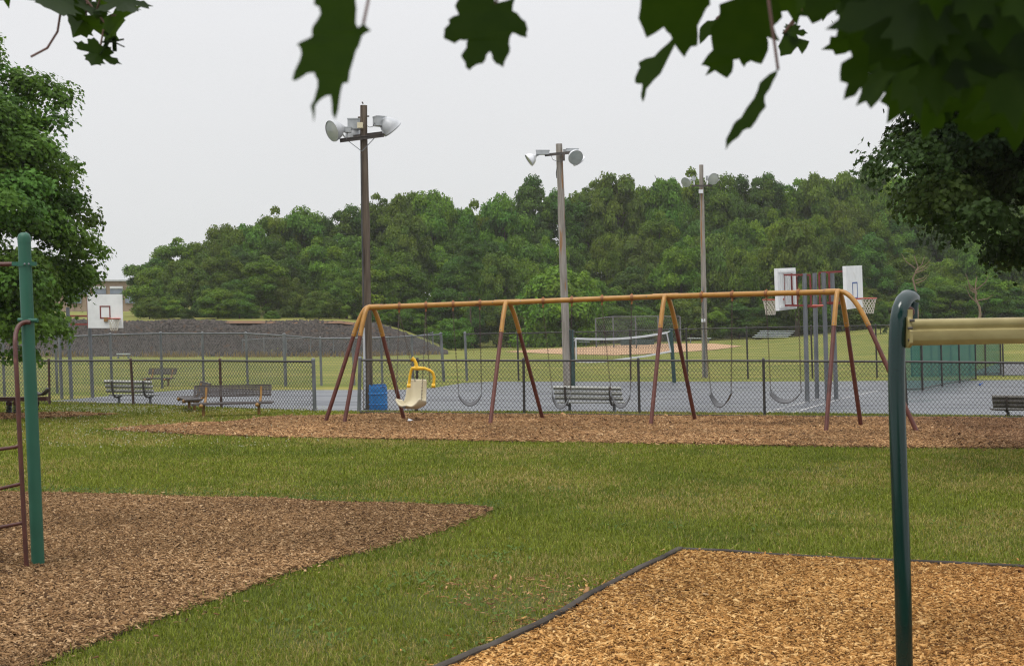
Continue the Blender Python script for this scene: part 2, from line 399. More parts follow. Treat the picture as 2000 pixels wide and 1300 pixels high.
line([(1130, 785), (1215, 790)], .04, M_line)
line([(860, 762), (905, 756), (950, 753)], .05, M_line)
line([(500, 764.5), (700, 764.5)], .04, M_line)
line([(880, 766), (1100, 766), (1500, 764), (1800, 763), (2000, 765)], .05, M_crack, 'weedy_crack')
def vnoise(x, y, s, seed=0):
    """smooth value noise for patches"""
    r = np.random.default_rng(seed); t = r.random((128, 128)); X = x * s + 50; Y = y * s + 50
    i = np.floor(X).astype(int); j = np.floor(Y).astype(int); a = X - i; b = Y - j
    a = a * a * (3 - 2 * a); b = b * b * (3 - 2 * b); g = lambda p, q: t[p % 128, q % 128]
    return (g(i, j) * (1 - a) + g(i + 1, j) * a) * (1 - b) + (g(i, j + 1) * (1 - a) + g(i + 1, j + 1) * a) * b
# gravel embankment: the slope itself lies on the land, 4 cm proud of it
def vnoise_(x, y, s):
    return vnoise(x + 200, y, s, 77)
def bmask(u, y): return u < -.043
ob = fan_sheet('gravel_bank', -.55, -.041, 520, list(np.linspace(120.7, 126.4, 20)), M_gravel, .24, bmask)
_co = np.zeros(len(ob.data.vertices) * 3, np.float32); ob.data.vertices.foreach_get('co', _co); _co = _co.reshape(-1, 3)
_co[:, 2] += RNG.normal(0, .045, len(_co)) + .42 * (vnoise_(_co[:, 0], _co[:, 1] * 2, .35) - .5); _co[_co[:, 1] < 121.1, 2] -= .34; _co[(_co[:, 1] > 121.1) & (_co[:, 1] < 121.4), 2] -= .12; ob.data.vertices.foreach_set('co', _co.ravel())
struct(ob)['label'] = 'dark gravel embankment along the edge of the field'
ob = fan_sheet('soil_bank', -.30, -.105, 60, list(np.linspace(125.6, 127.6, 6)), M_redsoil, .22, bmask)
struct(ob)['label'] = 'reddish soil along the top of the gravel embankment'

# ------------------------------------------------------------------ grass and chips (nobody could count them)
def inpoly(x, y, poly):
    c = np.zeros(len(x), bool); n = len(poly)
    for i in range(n):
        x1, y1 = poly[i]; x2, y2 = poly[i - 1]
        k = ((y1 > y) != (y2 > y)); 
        with np.errstate(divide='ignore', invalid='ignore'):
            c ^= k & (x < (x2 - x1) * (y - y1) / (y2 - y1 + 1e-12) + x1)
    return c
def grass():
    y0, y1 = 6.9, 39.0
    N = 1700000
    y = RNG.uniform(y0, y1, N); keep = RNG.random(N) < np.interp(y, [7, 13, 20, 39], [1, .85, .62, .55])
    y = y[keep]; x = RNG.uniform(-1, 1, len(y)) * (.40 * y + 1.0)
    no = vnoise(x, y, 1.3, 1) * .55 + vnoise(x, y, 4.5, 2) * .45
    thin = RNG.random(len(y)) < np.clip(no * 1.4 + .45, .6, 1)
    # worn patch beside the timber edging
    wp = G(1070, 1180); wr = np.hypot((x - wp.x) / .9, (y - wp.y) / .9)
    thin &= RNG.random(len(y)) < np.clip(wr * .9 - .1, .38, 1)
    jx = RNG.normal(0, .045, len(x)); jy = RNG.normal(0, .07, len(x))
    out_ = thin & ~inpoly(x + jx, y + jy, PL) & ~inpoly(x, y, PR) & ~inpoly(x, y, PS) & ~inpoly(x, y, COURT_P) & ~inpoly(x, y, PP)
    x, y, no = x[out_], y[out_], no[out_]; n = len(x)
    lod = np.clip(y / 9, 1, 3.6)
    n3 = vnoise(x, y, .45, 3); n4 = vnoise(x, y, 1.1, 9); n5 = vnoise(x, y, 2.6, 14)
    h = (.018 + .026 * RNG.random(n)) * (.75 + .8 * no) * (1 + .10 * (lod - 1))
    tall = RNG.random(n) < .03; h[tall] *= 1.7
    wd = .0040 * (.7 + .6 * RNG.random(n)) * lod ** .9
    yaw = RNG.uniform(0, 2 * np.pi, n); lean = RNG.uniform(.15, 1.25, n) * h
    fx, fy = np.cos(yaw), np.sin(yaw); sx, sy = -fy * wd / 2, fx * wd / 2
    z0 = np.zeros(n)
    v = np.empty((n, 5, 3), np.float32)
    v[:, 0] = np.stack([x - sx, y - sy, z0], 1); v[:, 1] = np.stack([x + sx, y + sy, z0], 1)
    mx_, my_ = x + fx * lean * .35, y + fy * lean * .35
    v[:, 2] = np.stack([mx_ + sx * .8, my_ + sy * .8, h * .62], 1); v[:, 3] = np.stack([mx_ - sx * .8, my_ - sy * .8, h * .62], 1)
    v[:, 4] = np.stack([x + fx * lean, y + fy * lean, h * (.92 - .25 * RNG.random(n))], 1)
    b = np.arange(n)[:, None] * 5
    f = np.concatenate([b + [0, 1, 2], b + [0, 2, 3], b + [3, 2, 4]])
    g1 = np.array([.120, .148, .019]); g2 = np.array([.185, .202, .033]); dry = np.array([.31, .245, .095]); dk = np.array([.080, .112, .018])
    t = RNG.random(n)[:, None]
    c = g1 * (1 - t) + g2 * t
    c = c * (1 - .6 * np.clip(n4 * 2 - .9, 0, 1)[:, None]) + dk * .6 * np.clip(n4 * 2 - .9, 0, 1)[:, None]
    c = c * np.clip(RNG.lognormal(0, .26, n), .5, 1.8)[:, None]
    isdry = RNG.random(n) < np.clip(.16 + .8 * (n3 - .42) + .5 * (n5 - .5), .05, .55)
    c[isdry] = dry * (.7 + .5 * RNG.random(isdry.sum()))[:, None]
    o = npmesh('grass', v.reshape(-1, 3), f, M_grass, None, np.repeat(c, 5, 0))
    tag(o, 'short mown grass blades covering the lawn', 'grass', kind='stuff')
grass()
def weeds():
    """broad clover and dandelion leaves in the lawn, white clover heads by the bench"""
    vs, fs, cs = [], [], []
    def leaf(p, d, ln, wd, col):
        s = np.array([-d[1], d[0], 0]) * wd / 2; u = np.array([d[0], d[1], 0])
        a = p; b = p + u * ln * .55 + np.array([0, 0, ln * .32]); t = p + u * ln + np.array([0, 0, ln * .12])
        k = len(vs); vs.extend([a, b + s, t, b - s]); fs.append((k, k + 1, k + 2, k + 3)); cs.extend([col] * 4)
    pl = [(820, 1132, 26), (850, 1140, 20), (790, 1128, 14), (960, 1085, 16), (700, 1170, 12), (640, 1195, 10), (1010, 1210, 10), (900, 1190, 10), (1120, 1000, 10), (1240, 950, 8), (740, 1150, 12), (560, 1215, 10), (1190, 1030, 10), (660, 1250, 14), (590, 1235, 10),
          (1500, 1040, 8), (1620, 1010, 8), (1850, 1030, 8), (1300, 1030, 10), (140, 962, 30), (980, 1098, 18), (1000, 1075, 14), (1450, 985, 8), (870, 1105, 14), (930, 1250, 12), (770, 1275, 12), (1930, 1010, 9), (1580, 965, 8), (1080, 960, 8)]
    for px, py, k in pl:
        c = G(px, py)
        for _ in range(k):
            r = RNG.normal(0, .10, 2); p = np.array([c.x + r[0], c.y + r[1] * 1.6, .015]); a = RNG.uniform(0, 6.28)
            g = RNG.uniform(.8, 1.3); leaf(p, (math.cos(a), math.sin(a)), RNG.uniform(.05, .10), RNG.uniform(.018, .03), (.10 * g, .17 * g, .035 * g))
    for _ in range(1500):      # scattered clover leaves along the bed's far edge
        px = RNG.uniform(-50, 980); py = np.interp(px, [0, 420, 980], [962, 973, 996]) - abs(RNG.normal(0, 7))
        c = G(px, py); a = RNG.uniform(0, 6.28); g = RNG.uniform(.7, 1.2)
        leaf(np.array([c.x, c.y, .02]), (math.cos(a), math.sin(a)), RNG.uniform(.03, .06), .02, (.08 * g, .14 * g, .03 * g))
    for _ in range(1100):
        px = RNG.uniform(40, 640) if RNG.random() < .5 else RNG.normal(210, 75); py = RNG.normal(803, 4) if RNG.random() < .7 else RNG.uniform(800, 880)
        c = G(px, max(793, py)); k = len(vs); s = .011
        for dx, dy, dz in ((-s, 0, .055), (0, 0, .055 - s), (s, 0, .055), (0, 0, .055 + s)): vs.append(np.array([c.x + dx, c.y + dy, dz]))
        fs.append((k, k + 1, k + 2, k + 3)); cs.extend([(.55, .56, .47)] * 4)
    for _ in range(900):       # dry tufts along the toe of the gravel bank
        px = RNG.choice([40, 130, 300, 350, 470, 520, 610, 700, 760, 820]) + RNG.normal(0, 30); u = (px - 1000) / F; y = 120.5 + RNG.normal(0, .2); a = RNG.uniform(-.12, .12); hh = RNG.uniform(.12, .55)
        k = len(vs); p = np.array([u * y, y, 0.0]); vs.extend([p + [-.03, 0, 0], p + [.03, 0, 0], p + [a + .01, 0, hh], p + [a - .01, 0, hh]]); fs.append((k, k + 1, k + 2, k + 3)); g = RNG.uniform(.7, 1.2); cs.extend([(.26 * g, .20 * g, .085 * g)] * 4)
    o = npmesh('clover', np.array(vs), np.array(fs), M_grass, None, np.array(cs))
    tag(o, 'clover and dandelion leaves with white heads in the lawn', 'weeds', kind='stuff')
weeds()
def chips(poly, dens, ymax, xlim, size, cols, seed, z0, label, patch=None):
    r = np.random.default_rng(seed); P = np.array(poly)
    ya, yb = max(6.9, P[:, 1].min()), min(ymax, P[:, 1].max())
    xa, xb = max(-xlim, P[:, 0].min()), min(xlim, P[:, 0].max())
    n = int((yb - ya) * (xb - xa) * dens); x = r.uniform(xa, xb, n); y = r.uniform(ya, yb, n)
    k = inpoly(x + r.normal(0, .03, n) * np.where(r.random(n) < .05, 6, 1), y + r.normal(0, .05, n) * np.where(r.random(n) < .05, 5, 1), poly) & (np.abs(x) < .40 * y + 1.2); x, y = x[k], y[k]; n = len(x)
    ln = size * r.lognormal(0, .38, n); wd = ln * r.uniform(.16, .42, n); th = ln * r.uniform(.07, .16, n)
    yaw = r.uniform(0, 2 * np.pi, n); pit = r.normal(0, .26, n); z = z0 + r.random(n) * size * .5 + .022 * vnoise(x, y, 1.1, seed + 5)
    fx, fy, fz = np.cos(yaw) * np.cos(pit), np.sin(yaw) * np.cos(pit), np.sin(pit)
    f = np.stack([fx, fy, fz], 1); s = np.stack([-np.sin(yaw), np.cos(yaw), r.normal(0, .25, n)], 1); u = np.cross(f, s)
    c = np.stack([x, y, z], 1); ta = r.uniform(.35, 1, n)
    v = np.empty((n, 8, 3), np.float32)
    for i, (a, b, d) in enumerate([(-1, -1, -1), (1, -1, -1), (1, 1, -1), (-1, 1, -1), (-1, -1, 1), (1, -1, 1), (1, 1, 1), (-1, 1, 1)]):
        tw = np.where(a > 0, ta, 1.0)
        v[:, i] = c + f * (a * ln / 2)[:, None] + s * (b * wd / 2 * tw)[:, None] + u * (d * th / 2)[:, None]
    b = np.arange(n)[:, None] * 8
    fc = np.concatenate([b + q for q in ([4, 5, 6, 7], [0, 1, 5, 4], [1, 2, 6, 5], [2, 3, 7, 6], [3, 0, 4, 7])])
    cols = np.array(cols); t = r.random(n) ** 1.15 * (len(cols) - 1); i = np.floor(t).astype(int); q = (t - i)[:, None]
    col = cols[i] * (1 - q) + cols[np.minimum(i + 1, len(cols) - 1)] * q
    pt = vnoise(x, y, .8, seed + 1)[:, None]; col = col * (.72 + .5 * pt)
    if patch is not None: col = patch(x, y, col)
    o = npmesh('wood_chips', v.reshape(-1, 3), fc, M_chip, None, np.repeat(col, 8, 0)); tag(o, label, 'wood chips', kind='stuff')
brown = [(.045, .024, .012), (.145, .080, .036), (.22, .125, .056), (.30, .18, .085), (.46, .31, .17)]
gold = [(.08, .034, .011), (.28, .133, .036), (.43, .218, .066), (.56, .31, .105), (.72, .47, .20)]
tan = [(.07, .037, .019), (.19, .10, .044), (.28, .152, .066), (.35, .205, .095), (.47, .31, .16)]
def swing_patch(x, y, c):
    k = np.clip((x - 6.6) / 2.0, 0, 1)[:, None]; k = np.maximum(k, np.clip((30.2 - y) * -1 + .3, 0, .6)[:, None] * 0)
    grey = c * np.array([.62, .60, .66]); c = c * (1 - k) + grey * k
    for hx, hy in ((918, 822), (1095, 826), (1213, 828), (1408, 828), (1490, 832), (1535, 826), (800, 824)):     # scuffed ground, plus contact shade under the seats painted into the chip colour
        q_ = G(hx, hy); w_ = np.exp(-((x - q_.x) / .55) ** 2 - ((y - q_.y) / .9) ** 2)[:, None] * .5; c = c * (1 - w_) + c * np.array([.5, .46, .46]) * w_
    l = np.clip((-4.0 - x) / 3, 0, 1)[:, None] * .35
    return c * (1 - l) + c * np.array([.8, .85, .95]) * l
chips(PL, 8000, 17, 6.6, .0225, brown, 21, .018, 'brown weathered wood chips under the climbing ladder')
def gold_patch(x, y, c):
    k = np.clip((x - 2.2 + (9.5 - y) * .25) / 1.2, 0, 1)[:, None] * .55  # near right chips darkened, the overhead tree's shade put into their colour
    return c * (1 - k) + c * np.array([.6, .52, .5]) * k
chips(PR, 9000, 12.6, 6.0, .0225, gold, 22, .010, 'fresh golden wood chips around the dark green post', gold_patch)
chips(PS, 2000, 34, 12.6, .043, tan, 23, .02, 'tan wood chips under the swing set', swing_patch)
chips(PP, 1500, 34, 13, .05, tan, 24, .02, 'tan wood chips under the spring rider')
# chips spilled onto the worn grass beside the edging
wp = G(1075, 1180)
_sp = [(wp.x + .05 + math.cos(a) * .85 * (1 + .35 * math.sin(3 * a)), wp.y + math.sin(a) * 1.1) for a in np.linspace(0, 6.2, 24)]
chips(_sp, 300, 12.6, 5, .020, tan, 25, .02, 'golden wood chips spilled on worn grass beside the timber edging')

def edging(pix, label, h=.045, wd=.052, z=0):
    mb = MB(); ps = [G(*p) for p in pix]; vs = []
    for i, p in enumerate(ps):
        d = ps[min(i + 1, len(ps) - 1)] - ps[max(i - 1, 0)]; d.z = 0; d.normalize(); s = Vector((-d.y, d.x, 0)) * wd / 2
        j = random.uniform(-.006, .006)
        for q, zz in ((p - s, -.02), (p - s, h + j), (p - s * .6, h + .008 + j), (p + s * .6, h + .008 + j), (p + s, h + j), (p + s, -.02)): vs.append((q.x, q.y, zz + z))
    n = len(ps); fs = [(i * 6 + j, i * 6 + j + 1, (i + 1) * 6 + j + 1, (i + 1) * 6 + j) for i in range(n - 1) for j in range(5)] + [(0, 1, 2, 3, 4, 5), tuple((n - 1) * 6 + k for k in range(5, -1, -1))]
    mb.add(vs, fs); o = mb.build('timber_edging', M_wood)
    return tag(o, label, 'edging', 'timber edging of the chip beds')
edging([(770, 1352), (884, 1303), (930, 1284), (960, 1271), (1010, 1248), (1050, 1230), (1100, 1202), (1150, 1171), (1200, 1144), (1250, 1117), (1290, 1098), (1328, 1078)], 'weathered timber edging that runs down beside the worn grass of the golden chips')
edging([(1334, 1077.5), (1420, 1082), (1500, 1087), (1600, 1093), (1700, 1099), (1850, 1106), (2000, 1112.5), (2400, 1130)], 'weathered timber edging along the far side of the golden chips', h=.03)
edging([(704, 809.5), (820, 810.5), (1000, 812), (1250, 813.5), (1500, 815.5), (1750, 817.5), (2000, 819.5), (2400, 825)], 'dark timber edging between the swing chips and the low chain fence', h=.055, wd=.09)

# ------------------------------------------------------------------ foliage makers
KITE = np.array([(0, 0), (.42, .42), (0, 1), (-.42, .42)])
STAR = np.array([(0, 0), (.38, .02), (.30, .30), (.58, .56), (.24, .62), (0, 1.05), (-.24, .62), (-.58, .56), (-.30, .30), (-.38, .02)])
def leaf_cloud(pos, nrm, size, col, shape, rng, jitter=.5):
    """one leaf per position: flat outline turned to its normal, tip hanging a little"""
    n = len(pos); k = len(shape)
    nn = nrm + rng.normal(0, jitter, (n, 3)); nn /= np.linalg.norm(nn, axis=1)[:, None] + 1e-9
    d = rng.normal(0, 1, (n, 3)); d[:, 2] -= .7
    d -= nn * (d * nn).sum(1)[:, None]; d /= np.linalg.norm(d, axis=1)[:, None] + 1e-9
    s = np.cross(d, nn); sz = size[:, None]
    v = np.empty((n, k, 3), np.float32)
    for i, (a, b) in enumerate(shape):
        v[:, i] = pos + s * (a * sz) + d * ((b - .5) * sz) - nn * (abs(a) * .18 * sz)
    f = (np.arange(n)[:, None] * k + np.arange(k)[None, :])
    return v.reshape(-1, 3), f, np.repeat(col, k, 0)
def crown_points(rng, rx, ry, rz, nclump, nleaf, cr, base, var=.3, low=-.75, inner=.45, flat=.88, upw=.3, taper=0, tone=(.75, 1.3), cut=None):
    """clumps of leaves over an uneven crown; returns positions, normals, colours"""
    P, N, K = [], [], []
    ph = rng.uniform(0, 6.28, 6)
    for i in range(nclump):
        while True:
            d = rng.normal(0, 1, 3); d /= np.linalg.norm(d)
            if d[2] > low: break
        az = math.atan2(d[1], d[0])
        lump = 1 + .16 * math.sin(3 * az + ph[0] + 2 * d[2]) + .12 * math.sin(5 * az + ph[1]) + .10 * math.sin(4 * d[2] * 2 + ph[2] + az)
        q = lump * (rng.uniform(inner, 1) ** .5)
        c = d * np.array([rx, ry, rz]) * q
        if taper: c[:2] *= 1 - taper * max(0, c[2] / rz)
        r = cr * rng.uniform(.6, 1.35)
        if cut is not None and c[2] - .45 * r < cut: continue
        m = int(nleaf * rng.uniform(.7, 1.3) * (r / cr) ** 2)
        e = rng.normal(0, 1, (m, 3)); e[:, 2] = np.where(e[:, 2] < -.35, -e[:, 2] * .6, e[:, 2]); e /= np.linalg.norm(e, axis=1)[:, None]
        rad = r * (rng.uniform(.25, 1.0, m) ** .4)
        sub = 1 + .22 * np.sin(e[:, 0] * 7 + ph[3] + i) * np.sin(e[:, 1] * 7 + ph[4]) 
        p = c + e * (rad * sub)[:, None] * np.array([1.05, 1.05, flat])
        nrm = e * .9 + d * .3 + np.array([0, 0, upw])
        tn = np.clip(rng.normal(1, var), .55, 1.6); yel = np.clip(rng.normal(0, .12), -.2, .3)
        cc = np.array(base) * tn * np.array([1 + yel, 1 + yel * .35, 1 - yel * .5])
        P.append(p); N.append(nrm); K.append(cc[None] * rng.uniform(*tone, (m, 1)))
    return np.concatenate(P), np.concatenate(N), np.concatenate(K)
def limbs(mb, base, top, r0, spread, rng, n=7):
    base = Vector(base); top = Vector(top)
    k = 5; pts = [base.lerp(top, i / k) + Vector((rng.normal(0, .03), rng.normal(0, .03), 0)) * (top - base).length * (i / k) for i in range(k + 1)]
    mb.tube(pts, [r0 * (1.25 if i == 0 else 1 - .75 * i / k) for i in range(k + 1)], 9)
    for i in range(n):
        t = rng.uniform(.3, .9); p = base.lerp(top, t); a = rng.uniform(0, 6.28); ln = spread * rng.uniform(.5, 1)
        q = p + Vector((math.cos(a) * ln, math.sin(a) * ln, ln * rng.uniform(.3, .9)))
        mb.tube([p, p.lerp(q, .5) + Vector((0, 0, ln * .08)), q], [r0 * .4, r0 * .25, r0 * .08], 6)

# ------------------------------------------------------------------ the wood beyond the field
GREEN = [(.074, .142, .016), (.088, .156, .015), (.064, .130, .020), (.106, .176, .015), (.084, .128, .018), (.058, .116, .018)]
TEMPL = []
for i in range(9):
    rg = np.random.default_rng(100 + i)
    rz = [1.25, 1.1, 1.5, 1.2, 1.0, 1.35, 1.15, 1.4, 1.9][i]; rx = [1, 1, .95, 1.05, 1.1, .9, 1, 1, .62][i]
    p, nn, k = crown_points(rg, rx, rx, rz, 74, 480 if i < 8 else 330, .36 if i < 8 else .32, GREEN[i % 6], .13, low=-.9, inner=.5, tone=(.68, 1.38))
    sz = rg.uniform(.05, .10, len(p))
    v, f, cc = leaf_cloud(p, nn, sz * 1.15, k, KITE, rg, .6)
    o = npmesh('crown', v, f, M_leaf, None, cc)
    mb = MB(); limbs(mb, (0, 0, -rz * 1.25), (0, 0, rz * .55), .075, .7, rg, 8); t = mb.build('trunk', M_bark)
    TEMPL.append((o, t, rz * 1.12)); 
used = set()
def put_tree(kind, px, top_py, d, wid_px, label, group, base_py=None, name='tree', cat='tree', hue=None):
    """a tree whose top shows at (px, top_py); its crown is wid_px wide there and reaches low"""
    c0, t0, rz = TEMPL[kind]
    x = (px - 1000) / F * d; gz = terr(x, d); topz = H - (top_py - HOR) * d / F
    rw = wid_px / 2 * d / F
    hgt = max(1.5, topz - gz); rw = min(rw, hgt * .55); rh = max(min(hgt / 2 * .98, rw * 2.0), rw * (1.25 if name == 'tree' else .85))
    root = thing(name, (x, d, gz), label, cat, group)
    cr, tr = (c0, t0) if kind not in used else (c0.copy(), t0.copy())
    if kind in used: C.objects.link(cr); C.objects.link(tr)
    used.add(kind)
    cr.parent = root; tr.parent = root
    s = (rw / 1.18, rw / 1.18, rh / rz * .93); a = random.uniform(0, 6.28)
    for q in (cr, tr):
        q.scale = s; q.rotation_euler = (0, 0, a); q.location = (0, 0, topz - gz - rh - (.25 * rh if name == 'shrub' else 0))
    lowest = (topz - gz - rh) - 1.25 * TEMPL[kind][2] / 1.12 * s[2]
    tr.scale = (s[0], s[1], s[2] * max(1.0, (topz - gz - rh + .4) / max(.3, 1.25 * TEMPL[kind][2] / 1.12 * s[2])))
    return root
SKYL = [(300, 506), (345, 474), (395, 478), (440, 440), (490, 436), (545, 408), (597, 412), (640, 430), (690, 405), (745, 388), (800, 386), (845, 374), (892, 402), (940, 396), (985, 386), (1042, 350), (1095, 374), (1150, 366), (1205, 350), (1252, 366),
        (1305, 345), (1357, 336), (1410, 348), (1452, 350), (1497, 342), (1543, 362), (1592, 352), (1650, 338), (1708, 314), (1762, 330), (1820, 330), (1880, 322), (1940, 318), (2000, 320), (2065, 326)]
def base_py(px): return np.interp(px, [250, 600, 800, 950, 1200, 1450, 1700, 2050], [634, 640, 655, 664, 664, 640, 606, 600])
def nth(i): return f"{i}{'th' if 10 <= i % 100 <= 20 else {1: 'st', 2: 'nd', 3: 'rd'}.get(i % 10, 'th')}"
sk = [a for a, _ in SKYL]; sv = [b for _, b in SKYL]
for i, (px, py) in enumerate(SKYL):
    d = np.interp(px, [250, 700, 1700], [166, 178, 190]) + random.uniform(-3, 3)
    put_tree([0, 1, 2, 3, 4, 5, 6, 7][(i * 5 + 2) % 8], px, py - 2, d, random.uniform(82, 108), f'treetop on the skyline of the wood, {nth(i + 1)} counting from the school building', 'trees along the skyline of the wood')
n = 0
for i, px in enumerate(np.arange(312, 2080, 54)):
    px += random.uniform(-14, 14); s_ = np.interp(px, sk, sv); b_ = base_py(px); n += 1
    put_tree((i * 3 + 1) % 8, px, s_ + (b_ - s_) * random.uniform(.14, .40), np.interp(px, [250, 700, 1700], [158, 168, 176]) + random.uniform(-2, 2), random.uniform(76, 108),
             f'green tree in the middle tier of the wood, {nth(n)} counting from the school building', 'middle tier trees of the wood')
n = 0
for i, px in enumerate(np.arange(304, 2080, 52)):
    px += random.uniform(-16, 16); s_ = np.interp(px, sk, sv); b_ = base_py(px); n += 1
    put_tree((i * 5 + 3) % 8, px, s_ + (b_ - s_) * random.uniform(.38, .70), np.interp(px, [250, 700, 900, 1700], [153, 156, 158, 163]) + random.uniform(-2, 2), random.uniform(76, 110),
             f'leafy tree at the front edge of the wood, {nth(n)} counting from the school building', 'front edge trees of the wood')
n = 0
for i, px in enumerate(np.arange(285, 2060, 44)):
    px += random.uniform(-18, 18); b_ = base_py(px); n += 1
    put_tree((i * 7 + 4) % 8, px, b_ - random.uniform(34, 84), np.interp(px, [250, 700, 900, 1700], [148, 149, 152, 157]) + random.uniform(-1.5, 1.5), random.uniform(62, 100),
             f'low shrub at the foot of the wood, {nth(n)} counting from the school building', 'shrubs at the foot of the wood', name='shrub', cat='shrub')
put_tree(8, 920, 455, 151, 66, 'narrow vine covered tree standing like a column before the wood', None)
put_tree(4, 1556, 440, 150, 118, 'round dome shaped tree behind the white rear of a backboard', None)
put_tree(1, 1092, 520, 146, 165, 'bright leafy tree spreading behind the grey utility pole', None)
put_tree(6, 890, 610, 140, 70, 'round bush beside the end of the gravel bank', None, name='shrub', cat='shrub')
g = G(1541, 650); put_tree(1, 1541, 606, g.y, 34, 'small sapling seen below the white rear of a backboard', 'field saplings', name='sapling')
g = G(1719, 652); put_tree(5, 1720, 590, g.y, 36, 'small sapling with thin stem on open grass below the basket net', 'field saplings', name='sapling')
for px, py, d, hgt, lab in [(1792, 600, 152, 7.2, 'bare tan tree with forked limbs in the dark wood'), (1912, 608, 150, 4.6, 'leafless trunk with tangled branches at the edge of the wood')]:
    b = Q(px, py, d); b.z = terr(b.x, d); t = thing('bare_tree', b, lab, 'tree'); mb = MB(); rg = np.random.default_rng(int(px))
    top = b + Vector((-.3, 0, hgt)); pts = [b.lerp(top, i / 6) + Vector((rg.normal(0, .14), 0, 0)) for i in range(7)]
    mb.tube(pts, [.17, .14, .12, .10, .08, .06, .03], 7); mb.build('trunk', M_bare, t)
    for i in range(7):
        mb = MB(); p = b.lerp(top, rg.uniform(.35, .85)); a = rg.choice([-1, 1]); q = p + Vector((a * rg.uniform(.5, 1.6), rg.uniform(-1.2, 0), rg.uniform(.5, 2.0)))
        mb.tube([p, p.lerp(q, .5) + Vector((a * .2, 0, -.1)), q], [.06, .045, .015], 6); mb.build('branch', M_bare, t)

# ------------------------------------------------------------------ broadleaf trees nearer than the wood
def maple(name, center, rx, ry, rz, nclump, nleaf, cr, leaf, base, rng, foot, label, low=-.8, topz=.3, taper=0, cut=None):
    t = thing(name, (foot[0], foot[1], terr(foot[0], foot[1])), label, 'tree')
    p, nn, k = crown_points(rng, rx, ry, rz, nclump, nleaf, cr, base, .2, low, .3, .8, .5, taper, cut=cut)
    p = p + np.array(center) - np.array(t.location)
    v, f, cc = leaf_cloud(p, nn, rng.uniform(.75, 1.25, len(p)) * leaf, k, STAR, rng, .55)
    npmesh('crown', v, f, M_leaf, t, cc)
    mb = MB(); limbs(mb, t.location, (center[0], center[1], center[2] + rz * topz), .16, rx * .9, rng, 16); mb.build('trunk', M_bark, t)
    return t
c = Q(-48, 445, 31)
maple('maple_tree', c, 2.28, 2.4, 3.35, 200, 520, .58, .088, (.084, .152, .023), np.random.default_rng(5), (c.x - .4, c.y), 'dense round maple tree in front of the white backboard on a single post', low=-.80, taper=.34)
c = Q(2125, 110, 19)
maple('maple_tree', c, 2.6, 2.2, 3.0, 270, 720, .50, .066, (.032, .056, .013), np.random.default_rng(6), (c.x + .8, c.y), 'dark maple tree hanging over the far end of the swing set', low=-.97, cut=-2.85)

HALF = [(.10, -.05), (.30, -.12), (.33, -.02), (.48, .02), (.40, .12), (.36, .20), (.50, .23), (.60, .21), (.66, .33), (.80, .42), (.65, .46), (.62, .56), (.48, .54), (.33, .46), (.24, .45), (.26, .56), (.34, .66), (.24, .70), (.24, .82), (.12, .83)]
OUT = [(0, 0)] + HALF + [(0, 1.06)] + [(-a, b) for a, b in HALF[::-1]]
M_bigleaf, _n, _b = newmat('maple_leaf')
_lk = _n.links.new; _a = node(_n, 'ShaderNodeTexCoord'); _no = node(_n, 'ShaderNodeTexNoise'); _no.inputs['Scale'].default_value = 40
_lk(_a.outputs['Object'], _no.inputs['Vector']); _mx = node(_n, 'ShaderNodeMix', data_type='RGBA')
_mx.inputs[6].default_value = (.015, .036, .004, 1); _mx.inputs[7].default_value = (.025, .050, .006, 1); _lk(_no.outputs[0], _mx.inputs['Factor'])
_lk(_mx.outputs[2], _b.inputs['Base Color']); _b.inputs['Roughness'].default_value = .5; _b.inputs['Specular IOR Level'].default_value = .2
_tr = node(_n, 'ShaderNodeBsdfTranslucent'); _g = node(_n, 'ShaderNodeMix', data_type='RGBA', blend_type='MULTIPLY'); _g.inputs['Factor'].default_value = 1
_g.inputs[7].default_value = (1.5, 1.45, .45, 1); _lk(_mx.outputs[2], _g.inputs[6]); _lk(_g.outputs[2], _tr.inputs['Color'])
_ms = node(_n, 'ShaderNodeMixShader'); _ms.inputs[0].default_value = .55; _lk(_b.outputs[0], _ms.inputs[1]); _lk(_tr.outputs[0], _ms.inputs[2]); _lk(_ms.outputs[0], _n.nodes['Material Output'].inputs['Surface'])
